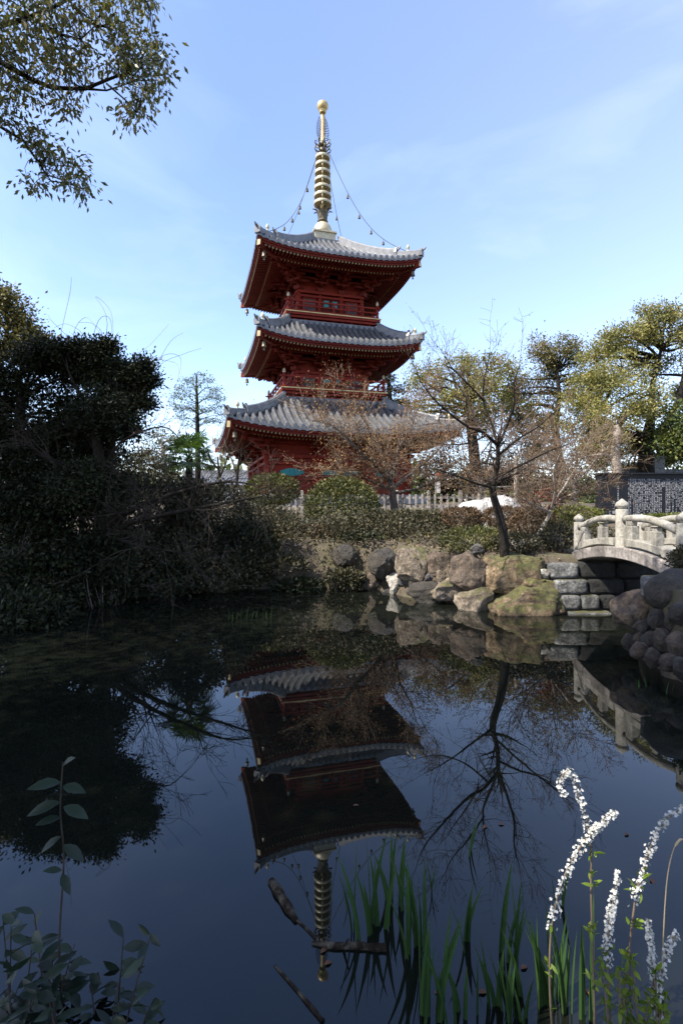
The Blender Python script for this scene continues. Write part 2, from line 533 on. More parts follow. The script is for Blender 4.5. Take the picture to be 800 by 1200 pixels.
def poly_sd(X, Y):
    """distance to the pond outline, negative inside"""
    d = np.full(X.shape, 1e9); inside = np.zeros(X.shape, bool)
    n = len(POND)
    for i in range(n):
        a = POND[i]; b_ = POND[(i + 1) % n]
        e = b_ - a
        w0 = X - a[0]; w1 = Y - a[1]
        tt = np.clip((w0 * e[0] + w1 * e[1]) / (e @ e), 0, 1)
        d = np.minimum(d, np.hypot(w0 - e[0] * tt, w1 - e[1] * tt))
        c = ((a[1] > Y) != (b_[1] > Y)) & (X < (b_[0] - a[0]) * (Y - a[1]) / (b_[1] - a[1] + 1e-12) + a[0])
        inside ^= c
    return np.where(inside, -d, d)


def sstep(x):
    x = np.clip(x, 0, 1); return x * x * (3 - 2 * x)


def height(X, Y):
    X = np.asarray(X, float); Y = np.asarray(Y, float)
    d = poly_sd(X, Y)
    top = .84 + .05 * np.clip(Y - 9, 0, 9) + .11 * np.clip(Y - 18, 0, 4.2)
    top = np.where(Y < 8.3, np.where(X > 0, .78, .55), top)
    near = sstep((Y - 1.6) / 1.6)
    top = top * near + .22 * (1 - near)
    wid = np.where(X < -1.2, 1.5, .55)
    wid = np.where((X > 3.1) & (Y > 5), .16, wid)
    h = top * sstep((d + .05) / wid)
    nz_ = .05 * np.sin(X * 1.9 + 1.3 * np.sin(Y * 1.1)) * np.sin(Y * 1.7 + X * .4) + .025 * np.sin(X * 5.1 + Y * 3.3)
    h = np.where(d > 0, h + nz_ * sstep(d / .8), -.5 * sstep(-d / .3) - .03)
    return h


def hz(x, y):
    return float(height(np.array([x]), np.array([y]))[0])


xs = np.concatenate([[-900, -400, -180, -90, -50, -30, -20], np.arange(-14, 14.01, .16), [20, 30, 50, 90, 180, 400, 900]])
ys = np.concatenate([[-300, -60, -20, -8, -4], np.arange(-2, 22.01, .16), [23, 24, 26, 30, 40, 60, 100, 200, 500, 1500]])
GX, GY = np.meshgrid(xs, ys)
GZ = height(GX, GY)
nX, nY = len(xs), len(ys)
idx = np.arange(nX * nY).reshape(nY, nX)
F = np.stack([idx[:-1, :-1], idx[:-1, 1:], idx[1:, 1:], idx[1:, :-1]], -1).reshape(-1, 4)
gr = np_mesh('ground', np.stack([GX, GY, GZ], -1).reshape(-1, 3), F, M['ground'], smooth=True)
tag(gr, kind='structure')
wm = MB(); wm.poly([(-14, .2, 0), (13, .2, 0), (13, 13, 0), (-14, 13, 0)], [(0, 1, 2, 3)])
wa = wm.build('water', M['water']); tag(wa, kind='structure')

# ------------------------------------------------------------------ pagoda
TH = .281
PB = 1.78
pag = thing('pagoda', 'red three-storey wooden pagoda with grey tiled roofs and golden spire', 'pagoda', (-.9, 25.34, PB), TH)


def L(z): return z - PB


def rot4(p, k):
    x, y, z = p
    for _ in range(k): x, y = -y, x
    return (x, y, z)


def part(mb, name, mat, parent, **kw):
    return mb.build(name, mat, parent, local=True, **kw)


def copy_tree(o, parent, loc=None, rz=None):
    c = o.copy(); C.objects.link(c); c.parent = parent
    ORG[c.name] = ORG.get(o.name, Vector((0, 0, 0)))
    if loc is not None: c.location = loc
    if rz is not None: c.rotation_euler.z = rz
    for ch in list(o.children): copy_tree(ch, c)
    return c


def make_roof(r, t, ze, zt, lift, period, bw):
    ze, zt = L(ze), L(zt)
    nt_ = round(2 * r / period); p = 2 * r / nt_
    SAM = 12; NS = 9

    def sz(x, s):
        d = r - s * (r - t)
        q = min(1.0, abs(x) / d)
        return ze + (zt - ze) * (.58 * s + .42 * s * s) + lift * q ** 3.2 * (1 - s) ** 2

    mb = MB()
    for k in range(4):
        cols = []
        for i in range(nt_ * SAM + 1):
            x = -r + p * i / SAM
            ph = ((i / SAM) % 1.0 - .5) * p
            rr = .30 * p
            bz = math.sqrt(max(0, rr * rr - ph * ph)) * 1.5 if abs(ph) < rr else -.03
            sm = min(1.0, max(0.0, (r - abs(x)) / (r - t)))
            col = []
            z0 = sz(x, 0)
            col.append((x, -(r - .12), z0 - .10))
            col.append((x, -r, z0 - .10 + min(0.0, bz)))
            for j in range(NS + 1):
                s = sm * j / NS
                d = r - s * (r - t)
                col.append((x, -d, sz(x, s) + bz))
            cols.append([rot4(q, k) for q in col])
        m_ = len(cols[0])
        V = [q for c in cols for q in c]
        Fc = []
        for i in range(len(cols) - 1):
            for j in range(m_ - 1):
                a = i * m_ + j
                Fc.append((a, a + m_, a + m_ + 1, a + 1))
        mb.poly(V, Fc)
    # closing collar at the top
    mb.box((0, 0, zt + .02), (2 * t + .1, 2 * t + .1, .16))
    roof = part(mb, 'roof', M['tile'], pag)
    # hip ridges with their end tiles
    for k in range(4):
        rb = MB()
        lo = [rot4((-(r - s * (r - t)), -(r - s * (r - t)), sz(r - s * (r - t), s) + .06), k) for s in np.linspace(.015, .36, 8)]
        hi = [rot4((-(r - s * (r - t)), -(r - s * (r - t)), sz(r - s * (r - t), s) + .06), k) for s in np.linspace(.30, 1.0, 12)]
        rb.sweep(lo, .20, (.10, .10)); rb.tube([Vector(q) + Vector((0, 0, .12)) for q in lo], .07, 8)
        rb.sweep(hi, .24, (.10, .20)); rb.tube([Vector(q) + Vector((0, 0, .22)) for q in hi], .085, 8)
        rd = part(rb, 'hip_ridge', M['ridge'], roof)
        for q, hh in ((lo[0], .26), (hi[0], .38)):
            ob = MB()
            q = Vector(q)
            out = Vector((q.x, q.y, 0)).normalized()
            side = Vector((-out.y, out.x, 0))
            outline = [(-.13, -.10), (.13, -.10), (.15, .10), (.10, hh * .62), (.035, hh * .80), (0, hh), (-.035, hh * .80), (-.10, hh * .62), (-.15, .10)]
            fr = [q + out * .07 + side * a + Vector((0, 0, b_)) for a, b_ in outline]
            bk = [q - out * .05 + side * a + Vector((0, 0, b_)) for a, b_ in outline]
            n9 = len(outline)
            ob.poly(fr + bk, [tuple(range(n9)), tuple(range(2 * n9 - 1, n9 - 1, -1))] + [(i, i + n9, (i + 1) % n9 + n9, (i + 1) % n9) for i in range(n9)])
            # upcurled horn
            ob.tube([q + out * .05 + Vector((0, 0, hh * .55)), q + out * .16 + Vector((0, 0, hh * .72)), q + out * .22 + Vector((0, 0, hh * .98))], [.06, .045, .02], 6)
            part(ob, 'ridge_end_tile', M['ridge'], roof, smooth=False)
        jb = MB()
        q = Vector(lo[3])
        jb.lathe([(.04, .12), (.045, .20), (.03, .23), (.065, .28), (.075, .34), (.055, .40), (.018, .45), (.004, .49)], 10, q)
        part(jb, 'golden_jewel', M['gold_pale'], roof, smooth=True)
    # eaves: fascia, soffit, hip rafters
    eb = MB(); rfb = MB(); cap = rfb
    for k in range(4):
        N = 24
        def eave(x, d, dz):
            q = min(1.0, abs(x) / r)
            return (x, -d, ze + lift * q ** 3.2 * max(0, 1 - (r - d) / (r * .9)) + dz)
        # fascia boards
        for (d0, z0, z1) in ((r - .05, -.19, -.10), (r - .10, -.27, -.19)):
            V = []; Fc = []
            for i in range(N + 1):
                x = (-1 + 2 * i / N)
                for (dd, zz) in ((d0, z1), (d0, z0), (d0 - .14, z0), (d0 - .14, z1)):
                    V.append(rot4(eave(x * dd, dd, zz), k))
            for i in range(N):
                for j in range(4):
                    j2 = (j + 1) % 4
                    Fc.append((4 * i + j, 4 * i + j2, 4 * i + 4 + j2, 4 * i + 4 + j))
            eb.poly(V, Fc)
        # soffit boards above the rafters: outer then inner
        d1, d2 = r - .10, r - .78
        zo = lambda d: -.20 + .16 * (r - d)
        V = []; Fc = []
        for i in range(N + 1):
            x = (-1 + 2 * i / N)
            for dd in (d1, d2):
                V.append(rot4(eave(x * dd, dd, zo(dd)), k))
            for dd in (d2 - .001, bw - .05):
                V.append(rot4(eave(x * dd, dd, zo(d2) + .36 * (d2 - dd) - .02), k))
        for i in range(N):
            for j in range(3):
                a = 4 * i + j
                Fc.append((a, a + 4, a + 5, a + 1))
        eb.poly(V, Fc)
        # rafters, two tiers, with gilt tips
        ns = int(2 * r / .145)
        for i in range(ns):
            x = -r + (i + .5) * 2 * r / ns
            din = max(abs(x) + .02, r - .85)
            if din < r - .25:
                a = Vector(eave(x, r - .16, -.30)); b_ = Vector(eave(x, din, -.30 + .16 * (r - .16 - din)))
                a2, b2 = Vector(rot4(a, k)), Vector(rot4(b_, k))
                rfb.sweep([a2, b2], .07, .085)
                dr = (a2 - b2).normalized()
                rfb.mi = 1; cap.sweep([a2 + dr * .002, a2 + dr * .022], .062, .07); rfb.mi = 0
            din = max(abs(x) + .02, bw - .02)
            if din < r - .95 and abs(x) < r - .9:
                a = Vector(eave(x, r - .72, -.36)); b_ = Vector(eave(x, din, -.36 + .36 * (r - .72 - din)))
                a2, b2 = Vector(rot4(a, k)), Vector(rot4(b_, k))
                rfb.sweep([a2, b2], .075, .09)
                dr = (a2 - b2).normalized()
                rfb.mi = 1; cap.sweep([a2 + dr * .002, a2 + dr * .018], .046, .052); rfb.mi = 0
        # inner eave beam carrying the flying rafters
        V = []
        for i in range(N + 1):
            dd = r - .70
            V.append(Vector(rot4(eave((-1 + 2 * i / N) * dd, dd, -.29), k)))
        eb.sweep(V, .10, .06)
        # hip rafter
        hp = [Vector(rot4((-dd, -dd, eave(dd, dd, -.36 + .17 * (r - dd))[2]), k)) for dd in np.linspace(r - .09, bw, 6)]
        eb.sweep(hp, .15, (.10, .12))
        dr = (hp[0] - hp[1]).normalized()
        rfb.mi = 1; cap.sweep([hp[0] + dr * .002, hp[0] + dr * .03], .16, (.11, .13)); rfb.mi = 0
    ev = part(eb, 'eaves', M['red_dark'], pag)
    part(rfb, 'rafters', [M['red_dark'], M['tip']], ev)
    for k in range(4):
        bb = MB()
        z = ze + lift - .46
        c0 = rot4((-(r - .32), -(r - .32), z), k)
        bb.tube([(c0[0], c0[1], z), (c0[0], c0[1], z - .14)], .012, 5)
        bb.lathe([(.03, -.14), (.07, -.18), (.08, -.28), (.10, -.36), (.09, -.36), (.01, -.35)], 10, (c0[0], c0[1], z))
        bb.box((c0[0], c0[1], z - .46), (.07, .012, .09))
        part(bb, 'wind_bell', M['bronze'], ev)
    return roof


def make_bracket(w):
    mb = MB()
    mb.box((0, -.02, .07), (.26, .26, .16), taper=1.15)
    for j in (1, 2, 3):
        z = .12 + .19 * j
        y = -.27 * j
        mb.box((0, y / 2 - .05, z - .07), (.10, abs(y) + .22, .11))
        mb.box((0, y, z + .02), (w, .10, .10))
        for x in (-w * .42, 0, w * .42):
            mb.box((x, y, z + .115), (.14, .14, .085), taper=1.12)
    mb.sweep([(0, .1, .92), (0, -.62, .72), (0, -1.12, .52)], .10, .13)
    mb.box((0, -.30, .32), (w * 1.05, .08, .10))
    return mb


def make_storey(b_, zf, zw, zb, kind):
    """walls of one storey with columns, beams, door and windows; brackets above"""
    zf, zw = L(zf), L(zw)
    wb = MB()
    wb.box((0, 0, (zf + zw + .7) / 2), (2 * b_ - .1, 2 * b_ - .1, zw + .7 - zf))
    wall = part(wb, 'storey_wall', M['red'], pag)
    H = zw - zf
    cb = MB(); cr_ = .10 if b_ < 2 else .14
    posx = [-b_, -b_ / 3 * 1.02, b_ / 3 * 1.02, b_]
    for k in range(4):
        for x in posx[:3]:
            q = rot4((x, -b_, 0), k)
            cm = MB(); cm.tube([(q[0], q[1], zf), (q[0], q[1], zw)], cr_, 12)
            part(cm, 'column', M['red'], wall, smooth=True)
        for (zz, hh, pr) in ((zf + .06, .12, .055), (zf + H * .40, .07, .04), (zf + H * .80, .09, .05), (zw - .04, .11, .07)):
            if kind != 1 and abs(zz - (zf + H * .40)) < .01: continue
            a = rot4((-b_ - pr, -b_ + .0, zz), k); c = rot4((b_ + pr, -b_ + .0, zz), k)
            cb.sweep([a, c], .10 + 2 * pr, hh)
    part(cb, 'tie_beams', M['red'], wall)
    x0, x1 = posx[1] + cr_, posx[2] - cr_
    for k in range(4):
        # door
        db = MB()
        zb0, zb1 = zf + .14, zf + H * .76
        yb = -(b_ - .05)
        for sx in (-1, 1):
            wdt = (x1 - x0) / 2 - .03
            cx = sx * (wdt / 2 + .015)
            for q in ((cx, yb - .03, (zb0 + zb1) / 2, wdt, .05, zb1 - zb0),):
                P0 = rot4(q[:3], k)
                db.box(P0, (q[3], q[4], q[5]) if k % 2 == 0 else (q[4], q[3], q[5]))
            for fx in (-1, 1):
                P0 = rot4((cx + fx * (wdt / 2 - .03), yb - .062, (zb0 + zb1) / 2), k)
                db.box(P0, (.06, .02, zb1 - zb0) if k % 2 == 0 else (.02, .06, zb1 - zb0))
            for fz in (.04, .45, .96):
                P0 = rot4((cx, yb - .064, zb0 + (zb1 - zb0) * fz), k)
                db.box(P0, (wdt - .12, .02, .06) if k % 2 == 0 else (.02, wdt - .12, .06))
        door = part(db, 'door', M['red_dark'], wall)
        for sx in (-1, 1):
            wdt = (x1 - x0) / 2 - .03
            cx = sx * (wdt / 2 + .015)
            tb = MB()
            zc = zb0 + (zb1 - zb0) * .72
            if kind == 1:
                outl = [(-.5, -.35), (.5, -.35), (.5, .1), (.3, .42), (0, .5), (-.3, .42), (-.5, .1)]
                ww, hh = wdt * .72, (zb1 - zb0) * .22
            else:
                outl = [(-.5, -.5), (.5, -.5), (.5, .5), (-.5, .5)]
                ww, hh = wdt * .62, (zb1 - zb0) * .40
            fr = [rot4((cx + a * ww, yb - .068, zc + c * hh), k) for a, c in outl]
            bk = [rot4((cx + a * ww, yb - .05, zc + c * hh), k) for a, c in outl]
            n9 = len(outl)
            tb.poly(fr + bk, [tuple(range(n9))] + [(i, i + n9, (i + 1) % n9 + n9, (i + 1) % n9) for i in range(n9)])
            part(tb, 'door_panel', M['teal'], wall)
        # side bays
        for sx in (-1, 1):
            xa, xb = (posx[0] + cr_ + .05, posx[1] - cr_ - .05) if sx < 0 else (posx[2] + cr_ + .05, posx[3] - cr_ - .05)
            xm, ww = (xa + xb) / 2, (xb - xa)
            tb = MB()
            if kind == 1 and k in (0, 2):
                zc, hh = zf + H * .58, H * .16
                outl = [(.5 * math.cos(a) * .62, .5 * math.sin(a) * (1 + .25 * abs(math.cos(2 * a)))) for a in np.linspace(0, 2 * math.pi, 16, endpoint=False)]
                fr = [rot4((xm + a * ww, yb - .03, zc + c * hh), k) for a, c in outl]
                bk = [rot4((xm + a * ww, yb + .0, zc + c * hh), k) for a, c in outl]
                n9 = len(outl)
                tb.poly(fr + bk, [tuple(range(n9))] + [(i, i + n9, (i + 1) % n9 + n9, (i + 1) % n9) for i in range(n9)])
                part(tb, 'painted_panel', M['teal'], wall)
            else:
                z0, z1 = (zf + H * .44, zf + H * .76) if kind == 1 else (zf + H * .22, zf + H * .72)
                P0 = rot4((xm, yb - .012, (z0 + z1) / 2), k)
                dd = (ww * .8, .03, z1 - z0)
                tb.box(P0, dd if k % 2 == 0 else (dd[1], dd[0], dd[2]))
                wn_ = part(tb, 'window', M['teal'], wall)
                bb = MB()
                nb = 7
                for i in range(nb + 1):
                    P0 = rot4((xm - ww * .42 + ww * .84 * i / nb, yb - .045, (z0 + z1) / 2), k)
                    dd = (.035, .04, z1 - z0 + .08)
                    bb.box(P0, dd if k % 2 == 0 else (dd[1], dd[0], dd[2]))
                for zz in (z0 - .03, z1 + .03, (z0 + z1) / 2):
                    P0 = rot4((xm, yb - .052, zz), k)
                    dd = (ww * .9, .05, .06)
                    bb.box(P0, dd if k % 2 == 0 else (dd[1], dd[0], dd[2]))
                part(bb, 'window_lattice', M['red'], wall)
    # brackets: 4 places a side
    w = min(.62, 2 * b_ / 3 * .62)
    proto = None; protoc = None
    for k in range(4):
        for i, x in enumerate(posx[:3]):
            q = rot4((x, -b_ + .0, zw + .02), k)
            corner = (i == 0)
            rz = k * math.pi / 2 + (-math.pi / 4 if corner else 0)
            if proto is None and not corner:
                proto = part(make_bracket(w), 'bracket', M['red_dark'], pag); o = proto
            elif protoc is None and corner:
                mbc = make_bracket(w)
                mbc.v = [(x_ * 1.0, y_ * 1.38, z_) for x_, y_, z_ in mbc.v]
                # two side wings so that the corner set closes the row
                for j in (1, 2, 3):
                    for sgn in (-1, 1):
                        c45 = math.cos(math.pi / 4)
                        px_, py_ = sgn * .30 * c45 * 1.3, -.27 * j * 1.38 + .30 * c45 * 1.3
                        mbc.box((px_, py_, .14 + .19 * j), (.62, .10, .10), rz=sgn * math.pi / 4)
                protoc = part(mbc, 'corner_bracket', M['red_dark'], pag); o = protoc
            else:
                o = copy_tree(protoc if corner else proto, pag)
            o.location = q; o.rotation_euler = (0, 0, rz)
    pb = MB()
    for k in range(4):
        for j in (1, 2, 3):
            dd = b_ + .27 * j
            a = rot4((-dd - .1, -dd, zw + .12 + .19 * j + .19), k); c = rot4((dd + .1, -dd, zw + .12 + .19 * j + .19), k)
            pb.sweep([a, c], .09, .09)
    part(pb, 'bracket_beams', M['red_dark'], pag)


def make_balcony(b_, z0, zf, ztop, body):
    """platform with its bracketed skirt, gilt edge and railing"""
    z0, zf, zr = L(z0), L(zf), L(ztop)
    fb = MB()
    fb.box((0, 0, zf - .05), (2 * b_ + .10, 2 * b_ + .10, .07))
    hh = zf - .09 - z0
    fb.box((0, 0, z0 + hh / 2 - .1), (2 * b_ - .5, 2 * b_ - .5, hh + .2))
    for k in range(4):
        for j, (dd, zz) in enumerate(((b_ - .17, z0 + hh * .30), (b_ - .08, z0 + hh * .66), (b_ + .0, z0 + hh * .93))):
            fb.sweep([rot4((-dd - .07, -dd, zz), k), rot4((dd + .07, -dd, zz), k)], .09, .09)
            n = 9
            for i in range(n):
                x = -dd + 2 * dd * (i + .5) / n
                q = rot4((x, -dd + .06, zz + .075), k)
                fb.box(q, (.12, .16, .06) if k % 2 == 0 else (.16, .12, .06))
    bal = part(fb, 'balcony', M['red'], pag)
    gb = MB()
    for k in range(4):
        dd = b_ + .065
        gb.sweep([rot4((-dd - .04, -dd, zf - .045), k), rot4((dd + .04, -dd, zf - .045), k)], .035, .042)
    part(gb, 'gilt_edge', M['gold'], bal)
    rb = MB()
    hr = zr - zf - .06
    di = b_ - .05
    for k in range(4):
        for f_, w_ in ((.08, .06), (.50, .045), (.92, .065)):
            dx = di + (.16 if f_ > .9 else .08)
            rb.sweep([rot4((-dx, -di, zf + hr * f_), k), rot4((dx, -di, zf + hr * f_), k)], w_, w_)
        n = 6
        for i in range(1, n):
            x = -di + 2 * di * i / n
            q = rot4((x, -di, zf + hr * .30), k); rb.box(q, (.05, .05, hr * .44))
            q = rot4((x, -di, zf + hr * .72), k); rb.box(q, (.085, .085, hr * .34))
    rail = part(rb, 'railing', M['red'], bal)
    for k in range(4):
        pb = MB(); q = rot4((-di, -di, 0), k)
        pb.box((q[0], q[1], zf + (hr + .1) / 2), (.10, .10, hr + .1))
        part(pb, 'corner_post', M['red'], bal)
        gb = MB(); gb.lathe([(.062, 0), (.066, .05), (.05, .08), (.06, .12), (.03, .17), (.005, .2)], 8, (q[0], q[1], zf + hr + .1))
        part(gb, 'post_cap', M['gold_pale'], bal)


# plinth
pm = MB()
pm.box((0, 0, L(1.85)), (7.6, 7.6, .36)); pm.box((0, 0, L(2.06)), (7.3, 7.3, .08))
part(pm, 'stone_plinth', M['plinth'], pag)
make_storey(3.08, 2.10, 3.72, 4.62, 1)
make_roof(4.82, 2.22, 4.62, 6.22, .40, .30, 3.08)
make_balcony(2.30, 6.20, 6.74, 7.30, 1.62)
make_storey(1.62, 6.74, 7.58, 8.5, 2)
make_roof(3.56, 2.02, 8.50, 9.62, .38, .25, 1.62)
make_balcony(2.08, 9.60, 10.10, 10.66, 1.46)
make_storey(1.46, 10.10, 11.22, 12.1, 3)
make_roof(3.56, .62, 12.13, 14.02, .38, .25, 1.46)

# spire
sp = MB()
sp.tube([(0, 0, L(14.3)), (0, 0, L(18.4)), (0, 0, L(20.55))], [.11, .10, .075], 12)
sp_o = part(sp, 'spire', M['gold'], pag, smooth=True)
q = MB(); q.box((0, 0, L(14.32)), (1.0, 1.0, .40)); q.box((0, 0, L(14.555)), (1.12, 1.12, .07)); q.box((0, 0, L(14.13)), (1.08, 1.08, .08))
part(q, 'spire_base', M['gold_pale'], sp_o)
q = MB(); q.lathe([(.44, 14.59), (.45, 14.75), (.42, 14.92), (.34, 15.08), (.2, 15.18), (.12, 15.21)], 20, (0, 0, -PB))
part(q, 'bowl', M['gold_pale'], sp_o, smooth=True)


def petals(z, r0, r1, h, n, curl):
    mb = MB()
    for i in range(n):
        a = 2 * math.pi * i / n
        ca, sa = math.cos(a), math.sin(a)
        P = []; Fc = []
        for j, tt in enumerate(np.linspace(0, 1, 6)):
            rr = r0 + (r1 - r0) * tt ** 1.6 + curl * max(0, tt - .75)
            zz = z + h * math.sin(tt * 1.75) / math.sin(1.5)
            w = .13 * (1 - .75 * tt ** 2)
            for sgn in (-1, 0, 1):
                rx = rr - (.0 if sgn else -.02)
                P.append((rx * ca - sgn * w * sa, rx * sa + sgn * w * ca, L(zz)))
        for j in range(5):
            for c in (0, 1):
                aa = 3 * j + c
                Fc.append((aa, aa + 1, aa + 4, aa + 3))
        mb.poly(P, Fc)
    return mb


q = petals(15.18, .16, .40, .62, 8, .35); q.lathe([(.22, 15.18), (.26, 15.26), (.16, 15.4), (.13, 15.8)], 14, (0, 0, -PB))
part(q, 'lotus_flower', M['bronze'], sp_o)
ring0 = None
for i in range(7):
    z = 16.10 + i * .368
    rr = .42 - i * .012
    if ring0 is None:
        q = MB()
        q.lathe([(rr - .035, -.055), (rr, -.06), (rr + .012, 0), (rr, .06), (rr - .035, .055), (rr - .05, 0), (rr - .035, -.055)], 24)
        for k in range(4):
            a = k * math.pi / 4 + .2
            if k % 2 == 0: q.sweep([(-rr * math.cos(a), -rr * math.sin(a), 0), (rr * math.cos(a), rr * math.sin(a), 0)], .025, .03)
        q.lathe([(.11, -.08), (.135, 0), (.11, .08)], 12)
        for k in range(4):
            a = k * math.pi / 2 - .281
            rm = Matrix.Rotation(a, 3, 'Z')
            q.torus(rm @ Vector((rr - .12, 0, -.17)), .12, .015, 9, 5, axis='x', a0=-1.9, a1=1.9, rot=rm)
        ring0 = part(q, 'ring', M['gold_pale'], sp_o, smooth=False)
        o = ring0
    else:
        o = copy_tree(ring0, sp_o)
        o.scale = (rr / .42, rr / .42, 1)
    o.location = (0, 0, L(z))
q = MB()
for z in (18.55, 18.86):
    for k in range(8):
        a = k * math.pi / 4
        rm = Matrix.Rotation(a, 3, 'Z')
        q.tube([rm @ Vector(p) + Vector((0, 0, L(z))) for p in ((.10, 0, 0), (.24, 0, .02), (.36, 0, .10), (.40, 0, .2), (.33, 0, .24), (.27, 0, .18))], [.03, .035, .03, .025, .02, .012], 6)
    q.lathe([(.11, -.06), (.17, .02), (.19, .14), (.12, .24)], 12, (0, 0, L(z)))
part(q, 'upper_lotus', M['bronze'], sp_o, smooth=True)
q = MB()
for k in range(4):
    a = k * math.pi / 2 + .25
    rm = Matrix.Rotation(a, 3, 'Z')
    for j in range(9):
        z = 19.18 + j * .115
        w = .30 * math.sin(math.pi * (.30 + .62 * j / 9)) + .06
        q.tube([rm @ Vector(p) + Vector((0, 0, L(z))) for p in ((.08, 0, 0), (w * .6, 0, .02), (w, 0, .10), (w * .86, 0, .17))], [.014, .013, .011, .006], 4)
    q.tube([rm @ Vector((.17 + .10 * math.sin(math.pi * (.3 + .6 * j / 9)), 0, L(19.18 + j * .115))) for j in range(10)], .011, 4)
part(q, 'flame_ornament', M['bronze'], sp_o)
q = MB()
q.lathe([(.12, -.34), (.17, -.30), (.10, -.27), (.20, -.17), (.265, -.06), (.27, .05), (.23, .15), (.14, .22), (.05, .26), (.01, .33)], 20, (0, 0, L(20.78)))
part(q, 'finial_ball', M['gold'], sp_o, smooth=True)
# chains from the spire to the roof corners, hung with small bells
for k in range(4):
    a0 = Vector((-.25, -.25, L(18.45))); b0 = Vector((-3.1, -3.1, L(12.78)))
    a0, b0 = Vector(rot4(a0, k)), Vector(rot4(b0, k))
    pts = []
    for i in range(21):
        tt = i / 20
        p = a0.lerp(b0, tt); p.z -= 1.15 * math.sin(math.pi * tt) * (1 - .15 * tt)
        pts.append(p)
    q = MB(); q.tube(pts, .013, 4)
    ch = part(q, 'chain', M['bronze'], pag)
    for i in (5, 8, 11, 14, 17):
        q = MB(); p = pts[i]
        q.tube([p, p - Vector((0, 0, .10))], .008, 4)
        q.lathe([(.02, -.10), (.045, -.14), (.06, -.26), (.01, -.25)], 8, p)
        part(q, 'chain_bell', M['bronze'], ch)

# ------------------------------------------------------------------ rocks
def ico(sub):
    import bmesh
    bm = bmesh.new(); bmesh.ops.create_icosphere(bm, subdivisions=sub, radius=1)
    V = np.array([v.co[:] for v in bm.verts]); Fc = np.array([[v.index for v in f.verts] for f in bm.faces])
    bm.free(); return V, Fc


ICO = ico(5)
ICO4 = ico(4)


def snoise(P, seed, f):
    rg = np.random.default_rng(seed)
    out = np.zeros(len(P))
    for i in range(7):
        k = rg.normal(size=3) * f * (1 + .35 * i); ph = rg.uniform(0, 6.28)
        out += np.sin(P @ k + ph) / (1 + .4 * i)
    return out / 3


def rock(box, Y, mat, label, seed, planes=12, cut=(.55, .92), depth=.8, rnd=.05, name='rock', group='rocks of the pond edge', tilt=0.0, cat='rock', boxy=0.0):
    """box = what the rock covers in the photo at distance Y; the rock gets real depth"""
    u0, v0, u1, v1 = box
    c = at((u0 + u1) / 2, (v0 + v1) / 2, Y)
    rx = (u1 - u0) / 2 * Y / FPX; rz = (v1 - v0) / 2 * Y / FPX
    ry = depth * (rx + rz) / 2
    rg = np.random.default_rng(seed)
    V, Fc = ICO[0].copy(), ICO[1]
    if boxy > 0:
        pw = 1 - .72 * boxy
        V = np.sign(V) * np.abs(V) ** pw
    sharp = planes > 7
    for i in range(planes):
        n = rg.normal(size=3); n /= np.linalg.norm(n)
        if boxy and i < 6: n = np.eye(3)[i % 3] * (1 if i < 3 else -1) + rg.normal(size=3) * .22; n /= np.linalg.norm(n)
        d = rg.uniform(*cut) * (1.12 if boxy else 1)
        e = V @ n - d
        V = V - np.where(e > 0, e, 0)[:, None] * n * .985
    U = unit(V)
    off = rg.uniform(-50, 50, 3)
    fr = np.array([mnoise.hetero_terrain(Vector(p * 1.7 + off), .9, 2.1, 6, .6) for p in V])
    rd = np.array([mnoise.ridged_multi_fractal(Vector(p * 2.3 + off), .9, 2.2, 5, .9, 1.8) for p in V])
    k_ = (2.0 if sharp else .9) * rnd
    V = V + U * ((fr - fr.mean()) * k_ * .9 - (rd - rd.mean()) * k_ * .45 + snoise(U, seed + 4, 26) * rnd * .22)[:, None]
    ext = (V.max(0) - V.min(0)) / 2; V = (V - (V.max(0) + V.min(0)) / 2) / ext
    V = V * np.array([rx, ry, rz])
    if tilt:
        cs, sn = math.cos(tilt), math.sin(tilt)
        V = np.stack([V[:, 0] * cs + V[:, 2] * sn, V[:, 1], -V[:, 0] * sn + V[:, 2] * cs], 1)
    V = V + np.array(c) + np.array([0, ry * .35, 0])
    o = np_mesh(name, V, Fc, M[mat], loc=tuple(Vector(c) + Vector((0, ry * .35, 0))), smooth=True)
    return tag(o, label, cat, group)


